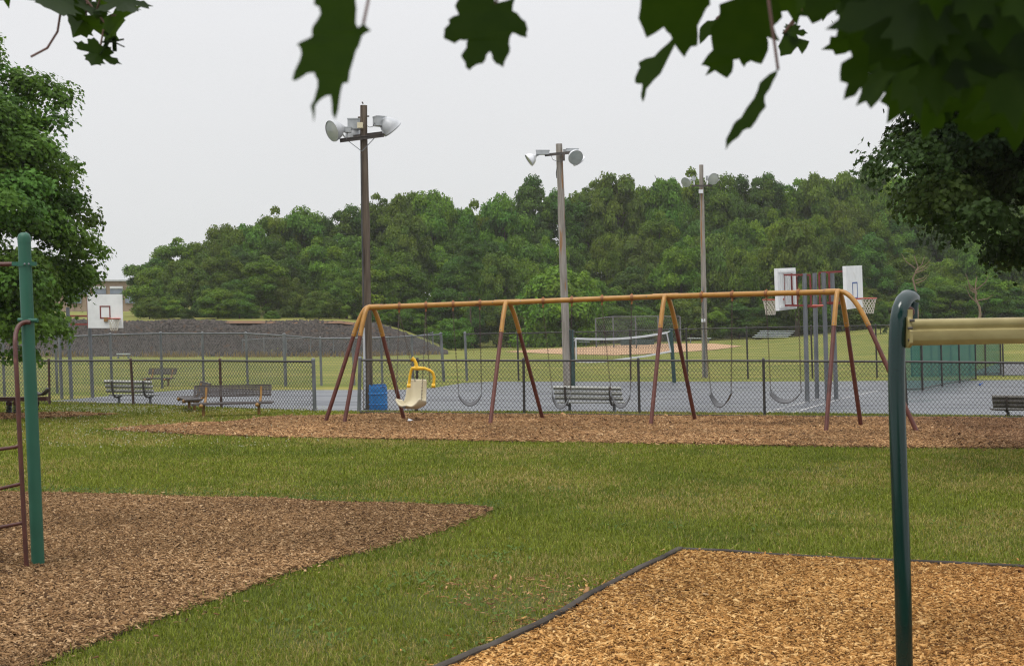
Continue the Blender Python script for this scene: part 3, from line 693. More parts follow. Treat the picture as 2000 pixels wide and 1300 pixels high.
def big_leaf(root, stem, tip, d, roll, petiole=None, wide=1.0, seed=0, stalks=None):
    """one maple leaf from its stem to its tip, turned about that axis by roll degrees"""
    rg = random.Random(seed); dd = rg.uniform(-.04, .04) * d
    a = Q(*stem, d); b = Q(*tip, d + dd); Y = b - a; Ln = Y.length / 1.06; Y.normalize()
    view = Vector(((stem[0] - 1000) / F, 1, 0)).normalized(); X = Y.cross(view); X.normalize(); Z = X.cross(Y)
    X2 = X * math.cos(R(roll)) + Z * math.sin(R(roll)); Z2 = X2.cross(Y)
    mb = MB(); cen = (0, .34); vs = []
    bend = rg.uniform(-.5, .5); fold = rg.uniform(.1, .45); curl = rg.uniform(-.2, .5); tw = rg.uniform(-.3, .3)
    jit = [(rg.uniform(-.025, .025), rg.uniform(-.025, .025)) for _ in OUT]
    def P3(x, y):
        z = -bend * (y - .4) ** 2 + fold * abs(x) - curl * x * x + tw * x * y
        return a + (X2 * x * wide + Y * y + Z2 * z) * Ln
    m_ = len(OUT); vs.append(P3(*cen))
    for fr in (.5, 1.0):
        for (x, y), (jx, jy) in zip(OUT, jit):
            vs.append(P3(cen[0] + (x + jx * fr - cen[0]) * fr, cen[1] + (y + jy * fr - cen[1]) * fr))
    fs = [(0, 1 + i, 1 + (i + 1) % m_) for i in range(m_)] + [(1 + i, 1 + m_ + i, 1 + m_ + (i + 1) % m_, 1 + (i + 1) % m_) for i in range(m_)]
    mb.add(vs, fs); mb.build('leaf', M_bigleaf, root)
    if petiole and stalks is not None:
        q = Q(*petiole, d * rg.uniform(.98, 1.02)); mid = (a + q) / 2 + Vector((0, 0, .006)); stalks.tube([a, mid, q], .0013 * max(1, d / 2), 6)
def near_leaf(root, pts, org, sc, d, cup=(.12, .10, 0, 0)):
    """a maple leaf with its own outline, cupped and tilted, at its own distance"""
    from mathutils.geometry import tessellate_polygon
    px = [(org[0] + x / sc, org[1] + y / sc) for x, y in pts]
    mx_, my_ = sum(p[0] for p in px) / len(px), sum(p[1] for p in px) / len(px)
    mid = [((px[i][0] + px[(i + 1) % len(px)][0]) / 2, (px[i][1] + px[(i + 1) % len(px)][1]) / 2) for i in range(len(px))]
    rg = random.Random(int(mx_ * 3 + my_)); out_ = []
    for a, b in zip(px, mid): out_ += [a, (b[0] + rg.uniform(-2, 2), b[1] + rg.uniform(-2, 2))]
    vs = []
    for x, y in out_:
        u, v = (x - mx_) / F * d, (y - my_) / F * d
        vs.append(Q(x, y, d + cup[2] * u + cup[3] * v - (cup[0] * u * u + cup[1] * v * v) * 9))
    tri = tessellate_polygon([[Vector((x, y, 0)) for x, y in out_]])
    mb = MB(); mb.add(vs, [tuple(t_) for t_ in tri]); return mb.build('leaf', M_bigleaf, root)
def branch(root, label, main, d, leaves, r=.006, anchor=None):
    pts = [Q(x, y, d * k) for x, y, k in main]
    if anchor: pts = [Vector(anchor), Vector(anchor).lerp(pts[0], .6) + Vector((0, 0, .15))] + pts
    mb = MB(); mb.tube(pts, [r * (1 - .6 * i / (len(pts) - 1)) for i in range(len(pts))], 8)
    if root is None: root = thing('maple_branch', pts[0], label, 'branch', None); br = root; nm = 'twig'
    else: br = None; nm = 'branch'
    sub = []
    for i, lf in enumerate(leaves):
        stem, tip, dl, roll = lf[:4]; pet = lf[4] if len(lf) > 4 and lf[4] else (stem[0] + random.uniform(-20, 20), stem[1] - 70)
        sub.append((stem, tip, dl, roll, pet, lf[5] if len(lf) > 5 else 1.0, int(stem[0] * 7 + stem[1] * 13) + i))
    for q in sub:                                  # every stalk runs up to the twig
        a = Q(*q[0], q[2]); e_ = Q(*q[4], q[2]); 
        cand = [p_.lerp(q_, k_ / 10) for p_, q_ in zip(pts[:-1], pts[1:]) for k_ in range(11)]; best = min(cand, key=lambda c_: (c_ - e_).length)
        mb.tube([a, (a + e_) / 2 + Vector((0, 0, .006)), e_, best], .0013 * max(1, q[2] / 2), 6)
    tw = mb.build(nm, M_twig, root)
    for q in sub: big_leaf(br or tw, *q[:4], None, q[5], q[6])
    return root
OV = maple('maple_tree', (2.3, -1.2, 6.3), 5.0, 4.3, 2.0, 110, 150, .9, .15, (.05, .09, .022), np.random.default_rng(8), (3.0, -4.0), 'overhead maple whose big dark leaves hang into the top of the picture', low=-.5)
Z1 = ((500, 0), 3.3333); Z2 = ((1150, 0), 2.353)
def sprig(main, d, traced, leaves):
    root = branch(OV, None, main, d, [(q[0], q[0], 1, 0) for q in ()] + leaves)
    tw = [c_ for c_ in OV.children if c_.name.startswith('branch')][-1]
    pts = [Q(x, y, d * k) for x, y, k in main]
    for pl_, z_, dl, cup in traced: near_leaf(tw, pl_, *z_, dl, cup)
    mb = MB()
    for pl_, z_, dl, cup in traced:
        a_ = Q(z_[0][0] + pl_[0][0] / z_[1], z_[0][1] + pl_[0][1] / z_[1], dl); e_ = min([p_.lerp(q_, k_ / 10) for p_, q_ in zip(pts[:-1], pts[1:]) for k_ in range(11)], key=lambda c_: (c_ - a_).length)
        mb.tube([a_, (a_ + e_) / 2 + Vector((.004, 0, .004)), e_], .0011 * dl, 6)
    mb.build('stalk', M_twig, tw)
LA = [(700, 150), (750, 200), (690, 235), (670, 300), (640, 370), (610, 470), (600, 540), (565, 545), (545, 640), (515, 780), (495, 740), (485, 620), (430, 640), (385, 690), (375, 800), (355, 690), (390, 600), (400, 520), (380, 475), (330, 480), (260, 525), (235, 520), (265, 430), (295, 350), (280, 300), (260, 295), (330, 255), (365, 235), (370, 170), (420, 90), (410, 45), (375, 25), (385, -60), (500, -140), (640, -80), (655, 60), (650, 130), (665, 180)]
LB = [(1560, 20), (1690, -20), (1670, 70), (1720, 110), (1755, 140), (1770, 190), (1765, 245), (1715, 235), (1670, 215), (1650, 255), (1655, 315), (1635, 370), (1610, 440), (1560, 415), (1540, 390), (1525, 335), (1500, 360), (1475, 415), (1430, 425), (1390, 460), (1365, 440), (1350, 390), (1335, 360), (1370, 310), (1375, 260), (1330, 260), (1295, 285), (1220, 250), (1225, 190), (1255, 160), (1250, 130), (1320, 95), (1295, 40), (1330, -20), (1420, -80), (1530, -30)]
LC = [(480, -60), (240, -20), (228, 85), (265, 175), (345, 125), (375, 160), (395, 205), (440, 265), (470, 215), (500, 210), (500, 120), (540, 40), (560, 20), (540, -60)]
LD = [(390, 172), (395, 210), (330, 340), (265, 410), (250, 470), (240, 430), (245, 385), (212, 380), (220, 340), (235, 310), (230, 285), (300, 260), (345, 215)]
LE = [(870, 320), (850, 370), (810, 440), (815, 490), (790, 520), (745, 590), (710, 600), (660, 650), (630, 690), (630, 640), (665, 570), (700, 540), (760, 450), (785, 380), (830, 340)]
LG = [(760, -40), (600, 20), (600, 80), (560, 130), (570, 230), (545, 255), (515, 300), (555, 310), (535, 350), (580, 325), (635, 360), (660, 330), (665, 275), (690, 270), (715, 310), (745, 280), (795, 295), (825, 230), (820, 170), (880, 190), (850, 120), (890, 80), (870, 0)]
LH = [(1200, 20), (1170, 55), (1185, 80), (1150, 110), (1130, 195), (1185, 165), (1210, 260), (1160, 290), (1155, 375), (1190, 385), (1170, 460), (1225, 440), (1280, 375), (1300, 250), (1290, 100), (1270, 40)]
LI = [(590, 85), (545, 95), (510, 130), (510, 205), (550, 165), (600, 150), (625, 110)]
LJ = [(900, 150), (870, 215), (880, 260), (930, 250), (960, 215), (980, 250), (1015, 190), (980, 180), (940, 170)]
LK = [(1070, 0), (1030, 60), (1060, 70), (1075, 100), (1100, 60), (1120, 20)]
sprig([(560, -240, 1), (740, -150, 1), (980, -120, 1.05), (1180, -160, 1.1)], 1.7, [(LA, Z1, 1.5, (.3, .1, .9, .2)), (LB, Z1, 1.9, (.15, .15, .1, -.5))], [((640, -170), (640, -20), 1.6, 30)])
sprig([(1180, -170, 1), (1380, -130, 1), (1560, -140, 1), (1700, -170, 1)], 2.0,
      [(LC, Z2, 1.95, (.2, .2, .2, .3)), (LD, Z2, 2.05, (.2, .2, 1.2, .1)), (LE, Z2, 1.9, (.2, .2, -1.0, .4)), (LG, Z2, 2.15, (.2, .2, -.2, .3)), (LI, Z2, 3.2, (.1, .1, .5, 0)), (LJ, Z2, 3.6, (.1, .1, .3, .2)), (LK, Z2, 3.8, (.1, .1, 0, .3))],
      [((1545, -90), (1556, 48), 2.4, 25), ((1395, -130), (1385, 10), 2.2, 10), ((1470, -130), (1470, 40), 2.3, 20), ((1590, -110), (1578, 15), 2.6, 10), ((1300, -140), (1310, -10), 2.2, 5), ((1548, 50), (1552, 92), 3.6, 30, (1570, 0))])
sprig([(1640, -190, 1), (1800, -120, 1), (1980, -90, 1), (2140, -60, 1)], 1.8, [(LH, Z2, 1.75, (.2, .2, .2, .2))],
       [((1790, -10), (1700, 130), 1.7, 12), ((1812, 90), (1742, 250), 1.9, 30), ((1850, 50), (1836, 225), 1.7, 15), ((1905, 30), (1884, 205), 1.8, 10), ((1962, 70), (1990, 255), 1.7, 20), ((1925, 165), (1905, 298), 2.0, 12),
        ((1795, -60), (1806, 130), 1.6, 10), ((1870, -90), (1862, 105), 1.6, 5), ((1950, -90), (1950, 110), 1.6, 8), ((2015, -20), (2012, 180), 1.7, 10), ((1690, -110), (1672, 70), 1.9, 10), ((1744, -110), (1736, 95), 1.7, 15), ((1765, 60), (1798, 235), 1.8, 25),
        ((2005, 150), (1985, 300), 1.9, 35), ((1846, 150), (1800, 270), 2.1, 20), ((1990, -120), (2010, 60), 1.5, 10), ((1910, -110), (1905, 60), 1.5, 10), ((1830, -110), (1835, 40), 1.5, 10), ((1700, 40), (1720, 150), 2.1, 10), ((1880, 110), (1850, 240), 2.1, 15), ((1960, 20), (1940, 170), 2.0, 10),
        ((1630, -130), (1640, -10), 2.2, 10), ((1780, 120), (1745, 200), 2.2, 30), ((1660, -60), (1690, 100), 2.1, 20)])
t = branch(None, 'small maple sprig with winged seeds dangling above the round maple tree', [(60, -120, 1), (140, -60, 1), (168, 0, 1), (207, 48, 1)], 4.2,
       [((108, -30), (118, 42), 4.2, 15), ((140, -20), (152, 40), 4.3, 20), ((168, 30), (140, 74), 4.2, 20, (170, 5)), ((205, 20), (178, 34), 4.2, 20, (190, 15)), ((226, 30), (236, 78), 4.1, 35, (207, 40)), ((196, 90), (176, 134), 4.1, 10, (205, 48)), ((232, -10), (262, 34), 4.1, 20, (200, -20)),
        ((8, -40), (12, 6), 4.4, 15), ((70, -30), (78, 8), 4.4, 20), ((196, -40), (214, 20), 4.3, 15)], .006)
mb = MB(); mb.tube([Q(122, -60, 4.2), Q(118, 24, 4.2), Q(112, 62, 4.2), Q(92, 94, 4.2), Q(60, 111, 4.2)], .0035, 6); mb.build('bare_stalk', M_twig, t)
for i in range(9):
    mb = MB(); a = Q(214 + random.uniform(-6, 10), 74 + random.uniform(-6, 10), 4.1); b = a + Vector((random.uniform(-.03, .045), random.uniform(-.02, .02), random.uniform(-.04, .01)))
    mb.bar(a, b, .012, .003); mb.build('seed', M_bigleaf, t)

# ------------------------------------------------------------------ school building far off
b0 = Q(60, 600, 215); b0.z = terr(b0.x, 215); t = thing('school_building', b0, 'low tan brick school building half hidden beyond the wood', 'building')
top = Q(0, 549, 215).z; xl, xr = Q(-200, 600, 215).x, Q(330, 600, 215).x
mb = MB(); mb.box(((xl + xr) / 2, 223, (b0.z + top) / 2 - 1), xr - xl, 15, top - b0.z + 2); mb.build('wall', M_brick, t)
mb = MB(); mb.box(((xl + xr) / 2, 222.9, top + .1), xr - xl + .5, 15.6, .22); mb.build('roof', M_lampbox, t)
for i, px in enumerate((118, 150, 182, 215, 250, 280)):
    a = Q(px, 559.5, 215.4); b = Q(px + 25, 574, 215.4); mb = MB(); mb.box(((a.x + b.x) / 2, 215.42, (a.z + b.z) / 2), b.x - a.x, .25, a.z - b.z); wnd = mb.build('window', M_winblue, t)
    mb = MB(); mb.box(((a.x + b.x) / 2, 215.25, a.z - .13), b.x - a.x, .12, .34); mb.build('blind', M_winwhite, wnd)
for px in (130, 170, 210, 245, 275):
    a = Q(px, 577, 215.4); b = Q(px + 29, 592, 215.4); mb = MB(); mb.box(((a.x + b.x) / 2, 215.42, (a.z + b.z) / 2), b.x - a.x, .25, a.z - b.z); mb.build('window', M_winblue, t)
# ------------------------------------------------------------------ chain-link fences
def mesh_panel(mb, bl, br, tl, tr, sp, wd):
    """two families of straight wires across one panel"""
    L_ = (br - bl).length; Hh = ((tl - bl).length + (tr - br).length) / 2
    def pt(s, h): return (bl.lerp(br, s / L_)).lerp(tl.lerp(tr, s / L_), h / Hh)
    nrm = (br - bl).cross(tl - bl).normalized()
    for sg in (1, -1):
        k = -int(Hh / sp) - 1
        while k * sp < L_ + Hh:
            s0 = k * sp; h0, h1 = 0, Hh
            if sg > 0: a, b = s0, s0 + Hh * .8
            else: a, b = s0 + Hh * .8, s0
            lo, hi = 0.0, 1.0
            dlt = b - a
            ts = sorted([(0 - a) / dlt, (L_ - a) / dlt]); lo = max(0, ts[0]); hi = min(1, ts[1])
            if hi - lo > .02:
                p = pt(a + dlt * lo, Hh * lo); q = pt(a + dlt * hi, Hh * hi)
                mb.bar(p, q, wd, wd, nrm)
            k += 1
def fence(label, posts, post_mat, mesh_mat, pr, rr, sp, wd, group, ends=(), end_mat=None, top_off=0.02, rail_mat=None, gap=.03, terrain=False):
    """posts: (px_base, py_base, px_top, py_top)"""
    B = []; T = []
    for a, b, c, d in posts:
        p = G(a, b); q = Q(c, d, p.y); B.append(p); T.append(q)
    t = thing('chain_link_fence', B[0], label, 'fence', group)
    for i, (p, q) in enumerate(zip(B, T)):
        mb = MB(); e_ = i in ends; r_ = pr * (1.35 if e_ else 1); u = (q - p).normalized(); ex = q + u * (.05 if e_ else .03)
        mb.tube([p - u * .05, ex], r_, 10); mb.lathe(ex, u, [(r_ * 1.15, -.03), (r_ * 1.15, .005), (r_ * .7, .03), (0, .04)], 10)
        mb.build('post', end_mat if e_ and end_mat else post_mat, t)
    mb = MB()
    for q, r_ in zip(T[:-1], T[1:]): mb.tube([q, r_], rr, 8)
    mb.build('top_rail', rail_mat or mesh_mat, t)
    mb = MB()
    for i in range(len(B) - 1):
        up0 = (T[i] - B[i]).normalized(); up1 = (T[i + 1] - B[i + 1]).normalized()
        mesh_panel(mb, B[i] + up0 * gap, B[i + 1] + up1 * gap, T[i], T[i + 1], sp, wd)
    mb.build('chain_mesh', mesh_mat, t, False)
    return t
LF = 'low black chain fences along the court'
fence('low black chain fence behind the perforated benches, ending at a grey gate post', [(-75, 789, -82, 704), (97, 791, 95.5, 704.5), (261, 793.5, 255.5, 704), (432.5, 798, 429.5, 704.5), (615, 804, 612, 706)], M_fence_rust, M_fence_blk, .032, .024, .085, .0068, LF, (4,), M_galv_d)
fence('low black chain fence behind the swing set, starting by the blue barrel', [(701, 805, 703, 703), (813, 806, 815, 703.5), (1024, 807.5, 1022.5, 704), (1249, 808.5, 1246.5, 704), (1493.5, 811, 1491, 704.5), (1772, 815, 1766, 706), (2065, 819, 2060, 709), (2300, 823, 2300, 711)], M_fence_blk, M_fence_blk, .03, .024, .085, .0068, LF, (0,), M_galv_d)
FF = 'tall chain fences on the far side of the court'
fence('tall grey chain fence with bent top rail standing before the gravel bank', [(-90, 779, -94, 673), (9, 774, 5, 664), (112, 768, 108, 658), (219, 763, 215, 653.5), (317, 758, 313.5, 651), (398, 753, 395, 651), (484, 751, 480, 651), (558, 754, 555, 655), (628, 753, 625, 661), (692, 752, 689, 661), (747, 749, 744, 659.5), (807, 747, 804, 656.5), (867, 745, 861, 653)],
      M_galv_d, M_galv_d, .042, .026, .11, .0042, FF, (0, 7, 12), M_galv_d)
fence('tall dark chain fence before the ball diamond', [(912, 744, 908, 652), (1013, 743, 1010.5, 650.5), (1122, 742.5, 1120, 648.5), (1232, 742, 1230, 646), (1343, 741, 1340, 642.5), (1461, 740, 1458, 640), (1587, 739, 1584, 637.5), (1713, 738, 1710, 635.5), (1835, 737, 1832, 633), (1960, 736, 1957, 630), (2110, 735, 2106, 627)],
      M_fence_blk, M_fence_blk, .036, .022, .11, .0042, FF, (0,), M_galv_d)
fence('pale thin chain fence at the foot of the gravel bank', [(474, 693, 473, 664), (516, 692, 515, 661), (560, 692, 559, 661), (607, 691, 606, 660), (652, 690, 651, 659.5), (700, 689, 699, 659), (760, 686, 759, 658), (805, 684, 804, 657.5), (846, 681, 845, 650)], M_galv, M_galv, .04, .03, .2, .010, None, (8,), M_galv)
def backstop():
    ps = [(1165, 679, 1163, 622), (1199, 679, 1197, 618), (1243, 680, 1241, 618), (1287, 680, 1285, 617.5), (1330, 678, 1328, 618)]
    B = [G(a, b) for a, b, _, _ in ps]; T = [Q(c, d, b.y) for (a, e_, c, d), b in zip(ps, B)]
    t = thing('backstop', B[0], 'tall chain backstop behind the clay infield', 'backstop')
    for p, q in zip(B, T): mb = MB(); mb.tube([p, q], .06, 8); mb.build('post', M_galv, t)
    mb = MB()
    for q, r_ in zip(T[:-1], T[1:]): mb.tube([q, r_], .04, 6)
    mb.build('top_rail', M_galv, t); mb = MB()
    for i in range(4): mesh_panel(mb, B[i], B[i + 1], T[i], T[i + 1], .3, .010)
    mb.build('chain_mesh', M_galv_d, t, False)
backstop()
def windscreen(label, posts, xs_top, rail=True):
    B = [G(a, b) for a, b, _, _ in posts]; T = [Q(c, d, p.y) for (_, _, c, d), p in zip(posts, B)]
    t = thing('windscreen_fence', B[0], label, 'fence', 'green windscreens')
    for p, q in zip(B, T): mb = MB(); mb.tube([p, q], .035, 8); mb.build('post', M_fence_blk, t)
    mb = MB()
    for q, r_ in zip(T[:-1], T[1:]): mb.tube([q, r_], .022, 6)
    for q, r_ in zip(B[:-1], B[1:]): mb.tube([q + Vector((0, 0, .08)), r_ + Vector((0, 0, .08))], .015, 6)
    mb.build('rail', M_fence_blk, t)
    mb = MB(); off = Vector((0, .05, 0)); k = len(B)
    th = Vector((0, .008, 0))
    vs = [p + off + Vector((0, 0, .02)) for p in B] + [q + off for q in T]; vs2 = [v + th for v in vs]
    mb.add(vs + vs2, [(i, i + 1, k + i + 1, k + i) for i in range(k - 1)]); mb.build('screen', M_screen, t, False)
windscreen('green windscreen panel that slants back across the court edge below the pale yellow track', [(1764, 765, 1760, 652), (1802, 763, 1799, 651), (1840, 754, 1837, 650), (1874.5, 748, 1872, 649), (1906, 740.5, 1904, 648)], None)
windscreen('square on green windscreen panel behind the slanting one', [(1781, 735.5, 1779, 650), (1820, 735, 1818, 650), (1858, 734, 1856, 650), (1895, 733, 1893, 650), (1925, 732.5, 1923.5, 650), (1955, 732, 1953.5, 650)], None)

# ------------------------------------------------------------------ field furniture
def bleacher(px, py, wpx, label, flip=1):
    g = G(px, py); s = g.y / F; W = wpx * s; t = thing('bleacher', g, label, 'bleacher', 'aluminium bleachers by the diamond')
    for i in range(4):
        z = .22 + i * .19; yy = g.y + i * .45; xo = g.x + flip * i * .32
        mb = MB(); mb.box((xo, yy, g.z + z), W * .86, .3, .07); mb.build('seat_plank', M_alu, t)
        if i: mb = MB(); mb.box((xo - flip * .16, yy - .2, g.z + z - .16), W * .86, .28, .05); mb.build('foot_plank', M_alu, t)
    for k in (-.38, 0, .38):
        mb = MB(); a = Vector((g.x + k * W, g.y - .1, g.z)); e_ = Vector((g.x + k * W + flip * .96, g.y + 1.4, g.z))
        top_ = e_ + Vector((0, 0, .72)); mb.tube([a, e_, top_, a + Vector((0, 0, .15))], .035, 6); mb.build('frame', M_galv_d, t)
bleacher(1014, 677, 80, 'aluminium bleacher seen between the swing frame and the grey pole', 1)
bleacher(1504, 662, 80, 'aluminium bleacher on the open slope beside a stump', 1)
def players_bench(px0, px1, py, label):
    a = G(px0, py); b = G(px1, py); b = Q(px1, py, a.y); b.z = terr(b.x, b.y); t = thing('players_bench', a, label, 'bench', 'plank benches at the diamond')
    s = a.y / F * 9; mb = MB(); mb.box(((a.x + b.x) / 2, a.y, (a.z + b.z) / 2 + s), b.x - a.x, .3, .09, 0); mb.build('seat', M_alu, t)
    for k in (.12, .88): p = a.lerp(b, k); mb = MB(); mb.box((p.x, p.y, p.z + s / 2), .09, .25, s); mb.build('leg', M_galv_d, t)
players_bench(1090, 1152, 677, 'long plank bench under the bright leafy tree')
players_bench(1343, 1389, 670, 'long plank bench beyond the volleyball net post')
players_bench(228, 254, 700, 'small plank bench at the toe of the gravel bank')
g = G(1245, 674); t = thing('dugout_wall', g, 'long low dark board wall behind the volleyball net', 'wall')
s = g.y / F
mb = MB(); mb.box((g.x, g.y, g.z + 6 * s), 66 * s, .15, 11 * s); mb.build('board', M_teal, t)
for k in (-.45, 0, .45): mb = MB(); mb.box((g.x + k * 66 * s, g.y + .14, g.z + 5 * s), .12, .1, 10 * s); mb.build('post', M_darksteel, t)
g = G(1488, 645); s = g.y / F; mb = MB(); mb.lathe(g, LEAN, [(5.5 * s, -.1), (5.2 * s, 6 * s), (4.6 * s, 9 * s), (3 * s, 9.4 * s), (2.4 * s, 12 * s), (0, 12.2 * s)], 9); tag(mb.build('stump', M_stump), 'pale cut stump standing on the slope above the bleacher', 'stump')

# ------------------------------------------------------------------ volleyball net
pl0, pl1 = G(1119.5, 757), G(1317, 747)
t = thing('volleyball_net', pl0, 'sagging volleyball net with white tape between two dark green posts', 'volleyball net')
for p, top_ in ((pl0, (1115.5, 645)), (pl1, (1310, 643))):
    mb = MB(); q = Q(*top_, p.y); mb.tube([p, q], .075, 10); mb.lathe(q, q - p, [(.085, -.04), (.085, .02), (0, .03)], 10); mb.build('post', M_teal, t)
def nd(px): return np.interp(px, [1119, 1317], [pl0.y, pl1.y])
tp = [Q(x, y, nd(x)) for x, y in ((1124.5, 661), (1150, 661.8), (1180, 662), (1205, 661.4), (1232, 659.5), (1260, 656.4), (1285, 652.5), (1302, 649.5))]
bt = [Q(x, y, nd(x)) for x, y in ((1125.5, 705.5), (1150, 706.5), (1180, 705.5), (1205, 702.6), (1232, 699), (1262, 695), (1285, 690.5), (1310, 686))]
mb = MB()
for a, b in zip(tp[:-1], tp[1:]): mb.bar(a, b, .02, .07, Vector((0, 0, 1)))
for a, b in zip(bt[:-1], bt[1:]): mb.bar(a, b, .02, .06, Vector((0, 0, 1)))
mb.bar(tp[0], bt[0], .05, .02, Vector((0, 1, 0))); mb.bar(tp[-1], bt[-1], .05, .02, Vector((0, 1, 0))); mb.build('tape', M_tape, t, False)
mb = MB()
for i in range(60):
    f_ = i / 59 * 7; k = min(6, int(f_)); mb.bar(tp[k].lerp(tp[k + 1], f_ - k), bt[k].lerp(bt[k + 1], f_ - k), .005, .005)
for j in range(1, 9):
    for k in range(7): mb.bar(tp[k].lerp(bt[k], j / 9), tp[k + 1].lerp(bt[k + 1], j / 9), .005, .005)
mb.build('netting', M_fence_blk, t, False)
mb = MB()
for a, b in ((Q(1116, 659, pl0.y), tp[0]), (Q(1117, 670, pl0.y), tp[0]), (tp[-1], Q(1310, 646, pl1.y)), (bt[-1], Q(1312, 688, pl1.y))): mb.tube([a, b], .012, 6)
mb.build('rope', M_tape, t)

# ------------------------------------------------------------------ light poles
def flood(t, face, axis, Rr, D, box, boxs, mat, arm=None, box_rz=0.0):
    ax = Vector(axis).normalized(); mb = MB()
    mb.lathe(face, -ax, [(Rr * 1.04, -.01), (Rr * 1.06, .02), (Rr, .04), (Rr * .95, D * .3), (Rr * .78, D * .55), (Rr * .5, D * .78), (Rr * .3, D * .9), (Rr * .27, D), (0, D * 1.01)], 24)
    fl = mb.build('floodlight', mat, t)
    mb = MB(); mb.lathe(face, ax, [(Rr * 1.03, -.005), (Rr * .6, .012), (0, .018)], 24); mb.build('lens', M_lens, fl)
    bb = Vector(box); mb = MB(); mb.box(bb, *boxs, box_rz); mb.box(bb + Vector((0, 0, boxs[2] * .5)), boxs[0] * 1.06, boxs[1] * 1.06, boxs[2] * .12, box_rz); mb.build('ballast', M_lampbox, fl)
    mb = MB(); mb.tube([face - ax * D * .95, (face - ax * D * .95).lerp(bb, .6), bb], .035, 8)
    if arm is not None: mb.bar(arm, face - ax * D * .55, .05, .02); mb.bar(arm, bb, .05, .03)
    mb.build('bracket', M_lampgrey, fl)
def pole(label, base, top, r0, r1, mat):
    B = G(*base); T = Q(*top, B.y); t = thing('light_pole', B, label, 'light pole', 'wooden light poles of the court')
    k = 10; rg = random.Random(int(base[0])); pts = [B.lerp(T, i / k) + Vector((rg.uniform(-.012, .012), rg.uniform(-.01, .01), 0)) for i in range(k + 1)]; pts[0] = B - Vector((0, 0, .1))
    mb = MB(); mb.tube(pts, [r0 + (r1 - r0) * i / k for i in range(k + 1)], 16); mb.build('pole', mat, t); return t, B, T
t, B, T = pole('brown wooden light pole beside the gate opening, the tallest in the picture', (719, 799), (710.5, 206), .118, .083, M_polewood_d)
d = B.y - .15
mb = MB(); mb.bar(Q(664, 275.5, d), Q(750, 264.5, d), .05, .07); mb.bar(Q(664, 272, d), Q(750, 261, d), .10, .02); mb.build('crossarm', M_darksteel, t, False)
mb = MB(); mb.bar(Q(690, 266, d + .34), Q(750, 258.5, d + .34), .05, .05); mb.build('crossarm', M_darksteel, t, False)
for a, b in (((681, 276), (706.5, 295.5)), ((731, 270), (707, 295.5))): mb = MB(); mb.bar(Q(*a, d), Q(*b, d), .03, .015); mb.build('brace', M_galv, t, False)
flood(t, Q(648.5, 256, d - .2), (-.72, -.58, -.32), .245, .34, Q(679, 254, d), (.16, .16, .12), M_lampgrey, Q(677, 272, d))
flood(t, Q(690, 270, d + .55), (0, .35, -.95), .2, .36, Q(692, 243, d + .45), (.3, .25, .24), M_lampgrey, Q(692, 268, d + .4))
flood(t, Q(767, 253, d + .1), (.60, .30, -.72), .24, .34, Q(741, 237.5, d + .1), (.24, .24, .22), M_lampgrey, Q(750, 262, d), .5)
mb = MB(); mb.box(Q(703.5, 245, d - .02), .13, .14, .13); mb.build('junction_box', M_cream, t)
mb = MB(); mb.tube([Q(709, 203, B.y), Q(708, 200, B.y), Q(706.5, 199.5, B.y)], .018, 6); mb.build('hook', M_darksteel, t)
for a, b in (((699, 229), (704, 229)), ((717, 227), (721, 227))): mb = MB(); mb.tube([Q(*a, d), Q(*b, d)], .02, 6); mb.build('step_bolt', M_darksteel, t)
mb = MB(); mb.tube([Q(717, 246, d), Q(722, 248.5, d), Q(728, 247, d), Q(732, 240, d)], .008, 6); mb.tube([Q(705, 300, d), Q(706.5, 420, d), Q(709.5, 560, d), Q(712, 780, d)], .016, 6); mb.build('cable', M_rubber, t)
mb = MB(); mb.tube([Q(710.6, 640, d), Q(713, 797, d)], .028, 8); mb.build('conduit', M_lampgrey, t)
t, B, T = pole('grey weathered wooden light pole behind a slatted bench, middle of the three poles', (1108.5, 757), (1092, 281), .135, .108, M_polewood)
d = B.y - .2
mb = MB(); mb.bar(Q(1064, 303, d), Q(1119, 297.5, d), .06, .09); mb.build('crossarm', M_darksteel, t, False)
flood(t, Q(1033, 313, d), (-.82, -.12, -.55), .215, .28, Q(1060, 298, d), (.44, .2, .14), M_lampwhite, None)
flood(t, Q(1124.5, 307.5, d - .15), (.30, -.80, -.42), .245, .36, Q(1118, 293.5, d + .1), (.40, .2, .10), M_lampwhite, None)
flood(t, Q(1131, 315, d + .5), (.55, .35, -.72), .23, .34, Q(1109, 295.5, d + .35), (.3, .2, .10), M_lampwhite, None)
mb = MB(); mb.tube([Q(1077, 304, d), Q(1079, 311, d), Q(1088, 315.5, d), Q(1099, 315, d), Q(1103, 305, d)], .009, 6); mb.tube([Q(1088, 326, d), Q(1086.5, 338, d), Q(1087.5, 348, d)], .016, 6); mb.build('cable', M_rubber, t)
mb = MB(); mb.box(Q(1101, 308, d - .02), .08, .08, .2); mb.build('clamp', M_darksteel, t)
t, B, T = pole('thin grey wooden light pole farthest off, with a small white box under its lamps', (1377.5, 737.5), (1369.5, 322), .125, .085, M_polewood)
d = B.y - .16
mb = MB(); mb.bar(Q(1350, 363, d), Q(1391, 362.5, d), .05, .07); mb.build('crossarm', M_darksteel, t, False)
flood(t, Q(1339.5, 356, d - .1), (-.55, -.72, -.42), .205, .32, Q(1355, 349, d + .1), (.14, .14, .14), M_lampgrey, Q(1356, 361, d))
flood(t, Q(1393.5, 349.5, d - .15), (.38, -.88, -.28), .235, .32, Q(1382, 348, d + .15), (.13, .14, .16), M_lampgrey, Q(1381, 361, d))
mb = MB(); mb.box(Q(1369, 374, d), .17, .12, .15); mb.build('junction_box', M_lampwhite, t)
mb = MB(); mb.box(Q(1373.5, 625.5, d), .16, .12, .13); mb.build('meter_box', M_lampwhite, t)
